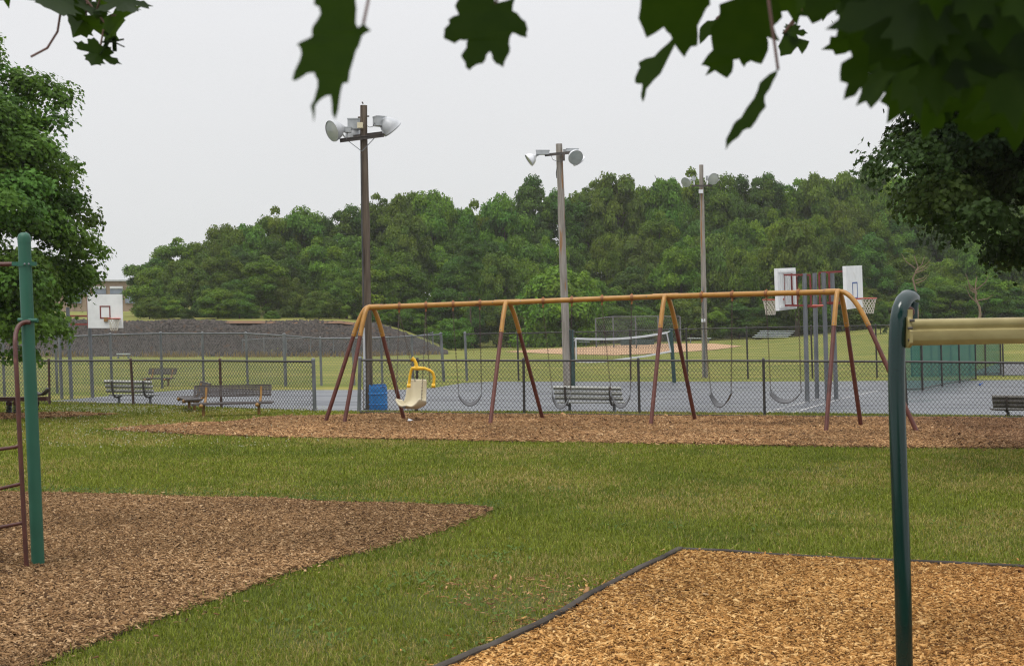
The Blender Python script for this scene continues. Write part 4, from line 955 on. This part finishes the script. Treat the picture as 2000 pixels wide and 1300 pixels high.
mb = MB(); mb.tube([Q(1372.5, 560, d), Q(1373.5, 620, d)], .025, 6); mb.tube([Q(1374, 632, d), Q(1376, 735, d)], .032, 8); mb.build('conduit', M_galv, t)

# ------------------------------------------------------------------ basketball hoops
def rimnet(t, c, n, r, hgt, wid_bot=.55, seed=1):
    ring = [c + Vector((math.cos(a) * r, math.sin(a) * r, 0)) for a in np.linspace(0, 2 * math.pi, 25)]
    mb = MB(); mb.tube(ring, .016, 8, False); mb.bar(c - n * r, c - n * (r + .16), .16, .04); rm = mb.build('rim', M_rim, t)
    mb = MB(); k = 12; lv = 6
    def pt(i, j):
        f_ = j / lv; rr = r * (1 - (1 - wid_bot) * f_ ** .7); a = 2 * math.pi * (i + .5 * (j % 2)) / k
        return c + Vector((math.cos(a) * rr, math.sin(a) * rr, -hgt * f_))
    for j in range(lv):
        for i in range(k):
            mb.bar(pt(i, j), pt(i, j + 1), .011, .011); mb.bar(pt(i, j), pt(i - 1 if j % 2 == 0 else i + 1, j + 1), .011, .011)
    mb.build('net', M_net, t, False)
def board(t, c, e, n, wd, hg, th, mat=M_white):
    up = Vector((-.03, 0, 1)); mb = MB(); mb.frame(c, e * wd / 2, n * th / 2, up * hg / 2); return mb.build('backboard', mat, t, False), up
def outline(parent, c, e, up, n, w_, h_, lw, mat, name='target_square', sides=None):
    mb = MB(); o = n * .004
    mb.frame(c + up * (h_ / 2) + o, e * w_ / 2, n * .004, up * lw / 2); mb.frame(c - up * (h_ / 2) + o, e * w_ / 2, n * .004, up * lw / 2)
    for s in (-1, 1): mb.frame(c + e * s * (w_ / 2 - lw / 2) + o, e * lw / 2, n * .004, up * (h_ / 2 - lw / 2))
    return mb.build(name, mat, parent, False)
HG = 'basketball hoops of the court'
# front-facing board seen past the round maple tree
b1 = G(181, 776); d = b1.y; s = d / F
t = thing('basketball_hoop', b1, 'basketball hoop with red square facing us beside the round maple tree', 'basketball hoop', HG)
for (px, py), (qx, qy), dd in (((181, 776), (173, 590), 0), ((140, 779), (132, 600), 0), ((121, 779), (114, 600), 0)):
    p = G(px, py); q = Q(qx, qy, p.y); mb = MB(); mb.tube([p - Vector((0, 0, .05)), q], .052 if px != 121 else .045, 10); mb.build('post', M_galv, t)
e = Vector((1, -.10, 0)).normalized(); n_ = Vector((-.10, -1, 0)).normalized(); c = Q(205.5, 607.5, d - .55)
bd, up = board(t, c, e, n_, 69 * s, 65 * s, .05)
outline(bd, c + n_ * .026 + up * (-2 * s) + e * .5 * s, e, up, n_, 21 * s, 22.5 * s, .032, M_red)
mb = MB(); mb.box(c + n_ * .045 + up * (-16 * s) + e * 2 * s, .10, .05, .12); mb.build('mount', M_stump, bd)
mb = MB(); mb.frame(c - e * (69 * s / 2 + .008), e * .006, n_ * .03, up * 65 * s / 2); mb.build('edge_trim', M_red, bd, False)
rimnet(t, Q(223, 622, d - .85), n_, .165, .33)
mb = MB()
for (a, b) in (((133, 633), (172, 633)), ((131, 617), (172, 617))): mb.bar(Q(*a, d), Q(*b, d - .5), .04, .05)
mb.build('arm', M_red, t, False)
# pair back to back beyond the swing set
def pair_hoop(label, posts, corners_l, corners_r, dn, df, front, netc, netw, sq, arms):
    p0 = G(*posts[0][:2]); t = thing('basketball_hoop', p0, label, 'basketball hoop', HG)
    for a, b, c_, d_ in posts:
        p = G(a, b); q = Q(c_, d_, p.y); mb = MB(); mb.tube([p - Vector((0, 0, .05)), q], .062, 12); mb.build('post', M_galv, t)
    tl, bl = Q(*corners_l[0], dn), Q(*corners_l[1], dn); tr, br = Q(*corners_r[0], df), Q(*corners_r[1], df)
    c = (tl + bl + tr + br) / 4; e = ((tr + br) / 2 - (tl + bl) / 2); wd = e.length; e.normalize(); up = Vector((-.035, 0, 1)); n = e.cross(up).normalized()
    if (n.x > 0) != front: n = -n
    hg = ((tl - bl).length + (tr - br).length) / 2
    mb = MB(); mb.frame(c, e * wd / 2, n * .045, up * hg / 2); bd = mb.build('backboard', M_white, t, False)
    if front: outline(bd, c + n * .046 - up * hg * .08, e, up, n, .52, .36 * hg, .035, M_bluep)
    else:
        mb = MB()
        for k in np.linspace(-.34, .34, 7): mb.frame(c - n * .058 + e * wd * k - up * .03, e * .022, n * .016, up * hg * .37)
        for k in (-.42, .42): mb.frame(c - n * .058 + up * hg * k, e * wd * .45, n * .016, up * .03)
        mb.build('ribs', M_white, bd, False)
    rimnet(t, Q(*netc) , n, netw, .40, .6)
    mb = MB(); pd = (p0.y)
    for zoff in arms['z']:
        a = c + up * zoff * hg; 
        for s_ in (-.22, .22):
            st = c + up * zoff * hg + e * wd * s_ - n * .06; ps = G(*posts[1][:2]); en = Q(arms['px'], 0, pd); en.z = st.z + (ps.y - st.y) * 0.0
            mb.bar(st, Vector((en.x, G(*posts[0 if s_ < 0 else 1][:2]).y, st.z)), .04, .05)
    for s_ in (-.22, .22):
        a = c + e * wd * s_ - n * .06; mb.bar(a + up * arms['z'][0] * hg, a + up * arms['z'][1] * hg, .045, .045)
        f_ = Vector((Q(arms['px'], 0, pd).x, G(*posts[0 if s_ < 0 else 1][:2]).y, a.z)); mb.bar(f_ + up * arms['z'][0] * hg, f_ + up * arms['z'][1] * hg, .045, .045)
    mb.build('support_frame', M_red, t, False)
    return t
tA = pair_hoop('basketball hoop with its ribbed white rear turned towards us', [(1577, 784, 1571, 533.5), (1596, 778, 1591, 533)], ((1515, 524), (1518, 607)), ((1551, 523), (1553, 602)), 38.9, 40.4, False, (1505, 585.5, 39.4), .205, None, {'z': (.34, -.39), 'px': 1583})
tB = pair_hoop('basketball hoop with a blue square on its peeling white board', [(1616, 783, 1608.5, 532), (1633.5, 779, 1625, 531)], ((1648.5, 520), (1652, 604)), ((1680.5, 518), (1683, 600)), 38.6, 40.1, True, (1697, 582.5, 39.0), .195, None, {'z': (.38, -.36), 'px': 1620})
mb = MB(); mb.tube([Q(1575, 598.5, 39.6), Q(1608, 596.5, 39.4)], .03, 8); mb.tube([Q(1587, 598, 39.55), Q(1595, 597.6, 39.5)], .045, 8); mb.build('tie_pipe', M_rim, tA)

# ------------------------------------------------------------------ benches
def bench_frame(x, y, rz, z=0):
    M = Matrix.Translation((x, y, z)) @ Matrix.Rotation(rz, 4, 'Z'); return lambda a, b, c: M @ Vector((a, b, c))
def slat_bench(label, px, py, L_, sh, bh, rz, mat, leg=(-.33, .33), tilt=.0):
    g = G(px, py); W = bench_frame(g.x, g.y, rz); t = thing('slatted_bench', g, label, 'bench', 'slatted plank benches on the court')
    for i in range(3):        # backrest planks, the back is towards the viewer; each a shallow channel
        z = bh - .045 - i * (bh - sh) * .30; yo = -.02 + i * .028
        ex = (W(1, 0, -.012) - W(0, 0, 0)); bk = W(0, -1, 0) - W(0, 0, 0); c_ = W(i * .02, yo, z); mb = MB(); vs = []
        for sg in (-1, 1):       # a folded plank: the upper half turns to the sky, the lower half to the ground
            for a_, z_ in ((-.012, .046), (.028, .008), (.022, -.012), (-.010, -.046), (-.028, -.040), (-.028, .046)): vs.append(c_ + ex * (sg * L_ / 2) + bk * a_ + Vector((0, 0, z_)))
        mb.add(vs, [(i_, (i_ + 1) % 6, 6 + (i_ + 1) % 6, 6 + i_) for i_ in range(6)] + [(5, 4, 3, 2, 1, 0), (6, 7, 8, 9, 10, 11)])
        mb.build('back_slat', mat, t, False)
    for i in range(3):
        mb = MB(); mb.frame(W(.09, .12 + i * .13, sh), (W(1, 0, 0) - W(0, 0, 0)) * L_ / 2, (W(0, 1, 0) - W(0, 0, 0)) * .055, Vector((0, 0, 1)) * .016); mb.build('seat_slat', mat, t, False)
    for k in leg:
        k *= L_; mb = MB(); mb.tube([W(k, -.05, bh - .01), W(k, -.045, bh * .75), W(k + .02, .0, sh + .04), W(k + .05, .07, sh - .05), W(k + .10, .18, sh - .055), W(k + .12, .40, sh - .035)], .026, 8)
        mb.build('bracket', M_darksteel, t); mb = MB(); mb.tube([W(k + .11, .2, sh - .05), W(k + .115, .2, -.05)], .035, 8); mb.build('leg', M_galv_d, t)
slat_bench('pale slatted bench seen from behind through the low fence near the maple tree', 250, 788, 1.24, .215, .60, R(-3), M_paleplank)
slat_bench('slatted bench seen from behind the belt swings, at the foot of the grey pole', 1147, 803.5, 1.56, .20, .585, R(-2), M_paleplank)
slat_bench('shaded slatted bench cut off by the picture edge', 2006, 815, 1.50, .16, .47, R(-1), M_shadedplank, (-.30, .32))
def perf_panel(mb, a, b, c, d, n1, n2, rim, wire):
    """perforated plate: rim round a, b, c, d and a grid of bars"""
    nrm = (b - a).cross(d - a).normalized()
    for p, q in ((a, b), (b, c), (c, d), (d, a)): mb.bar(p, q, rim, rim)
    for i in range(1, n1): mb.bar(a.lerp(b, i / n1), d.lerp(c, i / n1), wire, wire, nrm)
    for i in range(1, n2): mb.bar(a.lerp(d, i / n2), b.lerp(c, i / n2), wire, wire, nrm)
def perf_bench(label, A, B, fwd, sh, b0, b1, seatdep=.36, leg=(.15, .87)):
    """A, B: ground points under the ends of the bench; fwd: the way it faces"""
    A = Vector(A); B = Vector(B); e = (B - A); L_ = e.length; e.normalize(); fw = Vector((*fwd, 0)).normalized(); Z = Vector((0, 0, 1))
    t = thing('perforated_bench', (A + B) / 2, label, 'bench', 'brown perforated benches')
    def W(s, f_, z): return A + e * (s * L_) + fw * f_ + Z * z
    mb = MB(); perf_panel(mb, W(0, -.10, b0), W(1, -.10, b0), W(1, -.17, b1), W(0, -.17, b1), int(L_ / .032), 6, .026, .017); mb.build('backrest', M_benchblk, t, False)
    mb = MB(); perf_panel(mb, W(.03, .02, sh), W(1.05, .02, sh), W(1.05, seatdep, sh - .015), W(.03, seatdep, sh - .015), int(L_ / .035), 10, .032, .022); mb.build('seat', M_benchblk, t, False)
    for k in leg:
        mb = MB(); mb.tube([W(k, -.15, b1 - .03), W(k, -.11, b0), W(k, -.05, sh + .03), W(k, .05, sh - .05), W(k, seatdep + .02, sh - .045)], .028, 8); mb.build('support', M_benchleg, t)
        mb = MB(); mb.tube([W(k, .14, sh - .05), W(k, .14, -.05)], .034, 8); mb.build('leg', M_benchleg, t); mb = MB(); mb.ball(W(k, seatdep + .02, sh - .05), .045); mb.build('end_cap', M_benchleg, t)
perf_bench('brown perforated bench facing us on the grass with two ochre legs', G(377, 815), G(527, 811), (.0, -1), .305, .44, .665)
a = G(395, 797); perf_bench('brown perforated bench turned side on behind the one that faces us', G(396, 807), G(378, 799), (-.94, -.34), .31, .42, .66, .36, (.2, .8))
perf_bench('small brown perforated bench out on the grass beyond the court fence', G(287, 753), G(340, 753), (-.35, -1), .27, .40, .60)

# ------------------------------------------------------------------ blue barrel
g = G(739.5, 799.5); s = g.y / F; r = 18.5 * s; h = 49 * s
t = thing('trash_barrel', g, 'blue drum used as a trash barrel by the brown pole', 'barrel')
mb = MB(); mb.lathe(g, LEAN, [(0, 0), (r * .93, 0), (r * .97, .02), (r * .97, h * .20), (r * 1.02, h * .215), (r * 1.02, h * .235), (r * .97, h * .25), (r * .98, h * .61), (r * 1.04, h * .63), (r * 1.04, h * .66), (r * .97, h * .68), (r * .97, h * .78), (r * .94, h * .93), (r * .90, h * .97), (r * .93, h), (r * .86, h), (r * .84, h * .9), (r * .8, h * .3), (0, h * .28)], 28)
mb.build('drum', M_blue, t)
mb = MB(); a = g + LEAN * h; mb.tube([a + Vector((r * .3, -r * .87, -.07)), a + Vector((r * .55, -r * .80, -.045)), a + Vector((r * .8, -r * .55, -.05))], .012, 6); mb.build('handle', M_bluep, t)

# ------------------------------------------------------------------ swing set
def ap(px, py, d): return Q(px, py, d)
AP = [Q(722, 600, 29.85), Q(990, 590.5, 29.9), Q(1300, 578.5, 29.5), Q(1637, 569.5, 27.55)]
t = thing('swing_set', G(1000, 826), 'long three bay swing set with mustard top beam and maroon legs', 'swing set')
SW = t
for i in range(3):
    a, b = AP[i], AP[i + 1]; mb = MB(); e = (b - a).normalized()
    mb.tube([a + e * (.10 if i else .22), b - e * .10], .053, 14); mb.build('top_beam', M_mustard, t)
for i in range(4):
    mb = MB(); a = AP[i]; e = ((AP[min(i + 1, 3)] - AP[max(i - 1, 0)]).normalized()); mb.tube([a - e * (.26 if 0 < i else .0), a + e * (.26 if i < 3 else .0)], .060, 14); mb.ball(a, .062); mb.build('yoke_sleeve', M_mustard, t)
FEET = [[(672, 829), (790, 822), (635, 826)], [(957, 831), (1060.5, 820)], [(1271, 832.5), (1358, 822.5)], [(1613, 846), (1682, 835), (1792, 846)]]
bend_ = [Vector((-.03, 0, 0))]
for i, fs_ in enumerate(FEET):
    for j, (px, py) in enumerate(fs_):
        f_ = G(px, py); a = AP[i]; o_ = Vector((f_.x - a.x, f_.y - a.y, 0)); o_.normalize()
        wide = .30 if (j == 2 and i == 3) else .14
        ref = a + o_ * wide; p2 = ref.lerp(f_, .25); c1 = a + o_ * (wide * .95) + Vector((0, 0, .03))
        crv = bez(a + o_ * .02, c1, p2, 9); mb = MB(); mb.tube(crv, .047, 12); mb.build('yoke', M_mustard, t)
        mb = MB(); dn = (f_ - p2).normalized(); mb.tube([p2 - dn * .01, f_ + dn * .08], .041, 12); mb.build('leg', M_maroon, t)
        mb = MB(); mb.ball(p2 - dn * .06 + Vector((-.02, -.045, 0)), .012, 6); mb.build('bolt', M_galv, t)
def on_beam(px):
    for i in range(3):
        a, b = AP[i], AP[i + 1]
        fa = a.x / a.y * F + 1000; fb = b.x / b.y * F + 1000
        if fa <= px <= fb:
            u = (px - 1000) / F; k = (u * a.y - a.x) / ((b.x - a.x) - u * (b.y - a.y)); return a.lerp(b, k), (b - a).normalized()
HANG = [780, 832, 885, 937.5, 1061, 1117, 1176, 1234, 1371, 1430.5, 1497, 1560]
HP = {}
for px in HANG:
    p, e = on_beam(px); mb = MB(); mb.tube([p - e * .028, p + e * .028], .066, 12); mb.bar(p + Vector((0, 0, -.05)), p + Vector((-.005, 0, -.13)), .05, .03, Vector((1, 0, 0))); mb.ball(p + Vector((0, 0, .066)), .02, 6)
    mb.build('hanger', M_rustmus, t); HP[px] = (p + Vector((-.006, 0, -.12)), e)
mb = MB()
for px in (742, 962, 1016, 1262, 1328, 1600): p, e = on_beam(px); mb = MB(); mb.ball(p + Vector((0, -.052, .01)), .011, 6); mb.build('bolt', M_galv, t)
def chain(root, p, q):
    mb = MB(); d = q - p; n = int(d.length / .034); dd = d.normalized(); a = dd.cross(Vector((0, 1, 0))).normalized(); b = dd.cross(a)
    for i in range(n):
        c = p + d * ((i + .5) / n); s = a if i % 2 else b; w_ = .013
        for sg in (-1, 1): mb.bar(c - dd * .02 + s * sg * w_ * .7, c + dd * .02 + s * sg * w_ * .7, .007, .007)
    mb.build('chain', M_chain, root, False)
def belt_swing(h0, h1, e0, e1, bot, label):
    p0, e = HP[h0]; p1, _ = HP[h1]
    a = Q(*e0, p0.y - .02); b = Q(*e1, p1.y - .02); c = Q(*bot, (a.y + b.y) / 2)
    t = thing('belt_swing', p0, label, 'swing', 'black belt swings')
    side = Vector((e.y, -e.x, 0)).normalized() * .075
    if side.y > 0: side = -side
    side.z = -.032
    pts = []; n = 16; dip = (a.z + b.z) / 2 - c.z; m_ = (c.x - (a.x + b.x) / 2)
    for i in range(n + 1):
        k = i / n; x = a.lerp(b, k); q = 2 * k - 1; pts.append(x + Vector((m_ * (1 - q * q), 0, -dip * (1 - abs(q) ** 2.3))))
    vs = []; 
    for i, p in enumerate(pts):
        tg = (pts[min(i + 1, n)] - pts[max(i - 1, 0)]).normalized(); nr = tg.cross(side).normalized() * .007; wv = .72 + .28 * math.sin(math.pi * i / n)
        vs += [p - side * wv + nr, p + side * wv + nr, p + side * wv - nr, p - side * wv - nr]
    fs = [(i * 4 + j, i * 4 + (j + 1) % 4, (i + 1) * 4 + (j + 1) % 4, (i + 1) * 4 + j) for i in range(n) for j in range(4)] + [(3, 2, 1, 0), (n * 4, n * 4 + 1, n * 4 + 2, n * 4 + 3)]
    mb = MB(); mb.add(vs, fs); mb.build('seat', M_rubber, t)
    for p, q in ((p0, a), (p1, b)):
        chain(t, p, q + Vector((0, 0, .10))); mb = MB(); mb.tube([q + Vector((0, 0, .10)), q + side * .5], .007, 6); mb.tube([q + Vector((0, 0, .10)), q - side * .5], .007, 6); mb.build('shackle', M_galv, t)
belt_swing(885, 937.5, (895.5, 771), (940.5, 770), (918, 789), 'black belt swing next to the cream bucket swing')
belt_swing(1061, 1117, (1078.5, 772), (1114, 772), (1095, 794.5), 'black belt swing hanging before the bench end by the grey pole')
belt_swing(1176, 1234, (1193, 770.5), (1231.5, 770.5), (1213, 793), 'black belt swing hanging before the bench end away from the grey pole')
belt_swing(1371, 1430.5, (1388, 769), (1428, 768), (1408, 791.5), 'black belt swing hanging alone below the thin grey light pole')
belt_swing(1497, 1560, (1505, 767), (1564, 766.5), (1535, 783.5), 'wide flat black belt swing hanging next to the paired hoop posts')
# cream adaptive seat with yellow harness
p0, e = HP[780]; p1, _ = HP[832]; dS = (p0.y + p1.y) / 2 - .12
t = thing('bucket_swing', p0, 'cream high backed bucket swing with raised yellow harness', 'swing')
fw = Vector((-.50, -.86, 0)).normalized(); wv = Vector((.86, -.50, 0)).normalized(); Z = Vector((0, 0, 1))
base = Q(806, 796, dS) - fw * .0
prof = [(.24, .045, .32), (.18, .01, .33), (.08, -.005, .33), (-.02, .0, .32), (-.11, .03, .30), (-.17, .10, .27), (-.205, .20, .245), (-.225, .32, .235), (-.24, .44, .23), (-.25, .53, .225), (-.252, .565, .205)]
vs = []; nw = 12
for f_, z_, hw in prof:
    seatness = max(0, min(1, (f_ + .17) / .16))
    for i in range(nw + 1):
        k = -1 + 2 * i / nw
        wing = seatness * .17 * max(0, (abs(k) - .35) / .65) ** 1.7
        wrapf = (1 - seatness) * .11 * max(0, (abs(k) - .45) / .55) ** 1.6
        pom = .025 * math.exp(-(k / .2) ** 2) if f_ > .15 else 0
        vs.append(base + fw * (f_ + wrapf - (wing * .25)) + wv * (k * hw * (1 - .10 * wing / .17 * seatness)) + Z * (z_ + wing + pom) + LEAN * 0)
mb = MB(); n = len(prof); mb.add(vs, [(i * (nw + 1) + j, i * (nw + 1) + j + 1, (i + 1) * (nw + 1) + j + 1, (i + 1) * (nw + 1) + j) for i in range(n - 1) for j in range(nw)])
so = mb.build('seat', M_cream, t); md = so.modifiers.new('thick', 'SOLIDIFY'); md.thickness = .045; md.offset = 0; md = so.modifiers.new('soft', 'SUBSURF'); md.levels = 2; md.render_levels = 2
fr = base + fw * .262 + Z * .02
mb = MB(); mb.frame(fr + Z * .0 + wv * -.03, wv * .035, Vector(fw) * .004, (Z * .8 - fw * .2) * .02); mb.build('sticker', M_rubber, so, False)
mb = MB()
hz = dS - .02
for px, y in ((798.5, 753), (846.5, 753)):
    mb.tube([Q(px - 3.5, y, hz - .10), Q(px + 3.5, y, hz - .10)], .043, 12)
mb.tube([Q(798.5, 753, hz - .10), Q(800.5, 735, hz - .09), Q(803.5, 722, hz - .12), Q(806, 717.5, hz - .13)], .029, 10)
mb.tube([Q(847, 753, hz - .10), Q(848, 736, hz - .09), Q(845, 727, hz - .12), Q(840, 723, hz - .13), Q(828, 718.5, hz - .13)], .030, 10)
mb.tube([Q(804.5, 718.5, hz - .13), Q(810, 718.5, hz - .13), Q(817, 719, hz - .13), Q(828, 719, hz - .13)], [.025, .042, .044, .03], 10)
mb.tube([Q(813.5, 717, hz - .13), Q(812.5, 709, hz - .13), Q(809.5, 703.5, hz - .13), Q(804, 699.5, hz - .13)], [.042, .034, .034, .05], 10)
mb.build('harness', M_yellow, t)
chain(t, p0, Q(774, 779, dS - .26)); chain(t, p1, Q(823.5, 781, dS - .26)); chain(t, p0 + Vector((0, .03, 0)), Q(811, 745, dS + .12)); chain(t, p1 + Vector((0, .03, 0)), Q(839.5, 745, dS + .1))
g = G(800.5, 826.5); mb = MB(); mb.add([g + Vector((-.05, 0, .05)), g + Vector((.0, -.04, .06)), g + Vector((.09, .0, .045)), g + Vector((.0, .05, .09)), g + Vector((-.03, .02, .10))], [(0, 1, 3, 4), (1, 2, 3)])
o = mb.build('paper_scrap', M_paper, None, False); tag(o, 'crumpled white paper scrap on the chips below the cream swing', 'litter'); md = o.modifiers.new('thick', 'SOLIDIFY'); md.thickness = .004
g = G(1914, 753); mb = MB(); mb.ball(g + Vector((0, 0, .04)), .045, 8); mb.bar(g + Vector((.02, 0, .05)), g + Vector((.10, .02, .1)), .05, .02); tag(mb.build('bottle_litter', M_bluep), 'tiny blue scrap lying by the slanting green windscreen', 'litter')

# ------------------------------------------------------------------ spring rider
g = G(17, 811); d = g.y; t = thing('spring_rider', g, 'red beam spring rider on black coil springs at the picture edge', 'spring rider')
mb = MB(); a, b = Q(-70, 779.5, d), Q(93, 778.5, d); mb.bar(a, b, .16, .09); mb.build('beam', M_brownred, t, False)
for px in (8, 26, -14):
    c = G(px, 812); c.y = d + (.12 if px == 8 else 0); mb = MB(); top_ = Q(px, 789, c.y).z
    mb.tube([Vector((c.x + .058 * math.cos(k), c.y + .058 * math.sin(k), .03 + (top_ - .03) * k / (2 * math.pi * 6))) for k in np.linspace(0, 2 * math.pi * 6, 97)], .014, 6); mb.build('spring', M_rubber, t)
    mb = MB(); mb.lathe(Vector((c.x, c.y, top_)), (0, 0, 1), [(.07, -.02), (.075, .05), (.05, .07)], 10); mb.build('spring_cap', M_brownred, t)
mb = MB(); vs = []
for i in range(11):
    k = i / 10; x = Q(64 + 30 * k, 0, d).x; z = Q(0, 773, d).z + .02 + .13 * (2 * k - 1) ** 2 * (1 if k > .5 else 1.25)
    for j, (yy, dz) in enumerate(((-.13, -.02), (-.07, .012), (0, .02), (.07, .012), (.13, -.02))): vs.append((x, d + yy * (.8 + .4 * k), z + dz))
mb.add(vs, [(i * 5 + j, i * 5 + j + 1, (i + 1) * 5 + j + 1, (i + 1) * 5 + j) for i in range(10) for j in range(4)]); so = mb.build('saddle', M_benchblk, t)
md = so.modifiers.new('thick', 'SOLIDIFY'); md.thickness = .025
mb = MB(); mb.tube([Q(76, 784, d), Q(74, 792, d), Q(72, 796, d), Q(75, 798.5, d - .1)], .022, 8); mb.build('foot_rest', M_rubber, t)

# ------------------------------------------------------------------ climbing ladder
g = G(75, 1108); d = g.y
t = thing('climbing_ladder', g, 'climbing ladder with a thick green post and thin brown red rungs', 'climber')
top_ = Q(47, 466, d); u = (top_ - g).normalized(); r = .0478
mb = MB(); mb.tube([g - u * .1, top_], r, 24); mb.lathe(top_, u, [(r * 1.03, -.035), (r * 1.03, 0), (r * .98, .018), (r * .8, .036), (r * .45, .045), (0, .047)], 24); mb.build('post', M_green, t)
def clamp(px, py, nm='clamp'):
    c = Q(px, py, d); mb = MB(); mb.lathe(c, u, [(r * 1.0, -.017), (r * 1.16, -.017), (r * 1.16, .017), (r * 1.0, .017)], 24)
    mb.box(c + Vector((.068, -.01, 0)), .045, .035, .03); mb.box(c + Vector((-.068, -.01, 0)), .045, .035, .03); return mb.build(nm, M_green, t)
cl = clamp(48.5, 515.5)
for x in (48, 56): mb = MB(); mb.ball(Q(x, 515.5, d - r * 1.2), .008, 6); mb.build('bolt', M_galv, cl)
mb = MB(); mb.tube([Q(-260, 519, d), Q(38, 515.5, d)], .0175, 10); mb.build('overhead_bar', M_brownred, t)
c = Q(56, 625.5, d); mb = MB(); mb.lathe(c, u, [(r * 1.0, -.014), (r * 1.12, -.014), (r * 1.12, .014), (r * 1.0, .014)], 24); mb.tube([Q(36, 624.5, d - .02), Q(73.5, 625.5, d - .055)], .016, 10); mb.build('clamp', M_green, t)
dl = G(53, 1115).y
rail = bez(Q(60, 629, d - .05), Q(28, 624, d - .05), Q(29.5, 672, dl), 8) + [Q(34, 760, dl), Q(42, 920, dl), Q(49, 1050, dl), Q(53, 1118, dl)]
mb = MB(); mb.tube(rail, .0175, 12); mb.build('rail', M_brownred, t)
mb = MB(); mb.tube([Q(-150, 640, dl + .3), Q(-138, 900, dl + .3), Q(-128, 1130, dl + .3)], .0175, 12); mb.build('rail', M_brownred, t)
for (x0, y0), (x1, y1) in (((38, 870), (-140, 885)), ((43, 943), (-136, 972)), ((47, 1019), (-132, 1046)), ((34, 795), (-143, 806))):
    if y0 < 800: continue
    mb = MB(); mb.tube([Q(x0, y0, dl), Q(x0 - 8, y0 + 2.6, dl), Q(0, y0 + (y1 - y0) * .28 + 2.5, dl + .06), Q(x1, y1, dl + .3)], .0135, 10); mb.build('rung', M_brownred, t)

# ------------------------------------------------------------------ hanging track on its dark green post
d = 7.62; base = Q(1766.5, 1322, d); base.z = 0
t = thing('track_ride', base, 'dark green hooked post carrying a pale yellow overhead track', 'track ride')
pp = [(1767, 1322, 0), (1763.5, 1150, 0), (1758.5, 1000, 0), (1754.5, 880, 0), (1752, 800, 0), (1751, 740, 0), (1751.5, 690, 0), (1752.5, 655, 0), (1754.5, 626, 0), (1758.5, 604, .015), (1764.5, 589, .04), (1771.5, 582, .075), (1777.5, 580.5, .11), (1780.5, 583, .14)]
mb = MB(); pts = [Q(x, y, d + k) for x, y, k in pp]; pts[0].z = -.05
mb.tube(pts, .0430, 28); mb.build('post', M_dkgreen, t)
mb = MB(); mb.tube([Q(1786, 590, d + .08), Q(1784, 616, d + .08)], .022, 12); mb.tube([Q(1768, 602, d + .08), Q(1781, 598, d + .08)], .02, 10); mb.build('hanger_stub', M_dkgreen, t)
c = Q(1776, 609, d + .02); mb = MB(); mb.lathe(c - Vector((.0, .02, 0)), (-.1, 1, 0), [(0, 0), (.022, 0), (.026, .006), (.026, .07), (.02, .076), (0, .076)], 20); rl = mb.build('roller', M_brownred, t)
mb = MB(); mb.ball(c + Vector((-.006, -.026, 0)), .006, 8); mb.build('bolt', M_galv, rl)
mb = MB(); mb.bar(Q(1784, 600, d + .06), Q(1787, 622, d + .06), .03, .008, Vector((0, 1, 0))); mb.build('strap', M_dkgreen, t, False)
# track: a rounded upper rail over a box with a bevelled foot
A0 = Q(1777, 649, d - .02); A1 = Q(2230, 641, d + .12); ax = (A1 - A0).normalized(); dep = Vector((-ax.y, ax.x, 0)); px_ = d / F
prof = [(0, 26), (4, 25.5), (8, 23), (10, 19), (10, 13), (7.5, 9.5), (6.5, 6.5), (8, 4.5), (15, 3.5), (17, 2.5), (17.5, -15), (16, -17), (11, -24), (9, -25.5), (0, -25.5)]
full = [(-a, z) for a, z in prof] + [(a, z) for a, z in prof[::-1][1:]]
k = len(full); vs = []
for P_ in (A0, A1):
    for a, z in full: vs.append(P_ + dep * (a * px_) + Vector((0, 0, z * px_)))
mb = MB(); mb.add(vs, [(i, (i + 1) % k, k + (i + 1) % k, k + i) for i in range(k)] + [tuple(range(k))[::-1], tuple(range(k, 2 * k))]); mb.build('track', M_beam, t)
P_ = Q(1772.5, 649, d - .02); vs = []
pl_ = [(-8, 30), (-12, 22), (-14, 8), (-21, 2), (-21, -20), (-12, -28), (-6, -30), (6, -30), (12, -28), (21, -20), (21, 2), (14, 8), (12, 22), (8, 30)]
for sgn in (-1, 1):
    for a, z in pl_: vs.append(P_ + ax * (sgn * 3.2 * px_) + dep * (a * px_) + Vector((0, 0, z * px_)))
k = len(pl_); mb = MB(); mb.add(vs, [(i, (i + 1) % k, k + (i + 1) % k, k + i) for i in range(k)] + [tuple(range(k))[::-1], tuple(range(k, 2 * k))]); ep = mb.build('end_plate', M_beam, t, False)
for x, y in ((1781, 626), (1777, 641), (1777.5, 664)):
    mb = MB(); mb.tube([Q(x - 4, y, d - .06), Q(x + 5, y - .3, d - .06)], .0075, 8); mb.build('bolt', M_darksteel, ep)
mb = MB(); mb.bar(Q(1776, 628, d - .01), Q(1776.5, 604, d - .01), .03, .012, Vector((0, 1, 0))); mb.build('hanger_plate', M_beam, t, False)

# ------------------------------------------------------------------ haze
mb = MB(); mb.box((0, 160, 15.2), 540, 372, 32.6)
hz_ = mb.build('haze', bpy.data.materials.new('haze'), None, False); hm = hz_.data.materials[0]; hm.use_nodes = True; hn = hm.node_tree; hn.nodes.clear()
ho = hn.nodes.new('ShaderNodeOutputMaterial'); hv = hn.nodes.new('ShaderNodeVolumePrincipled'); hv.inputs['Density'].default_value = .00022; hv.inputs['Color'].default_value = (.97, .98, .98, 1); hv.inputs['Anisotropy'].default_value = .2
hn.links.new(hv.outputs[0], ho.inputs['Volume']); hz_['kind'] = 'stuff'; hz_['label'] = 'thin pale haze over the field'
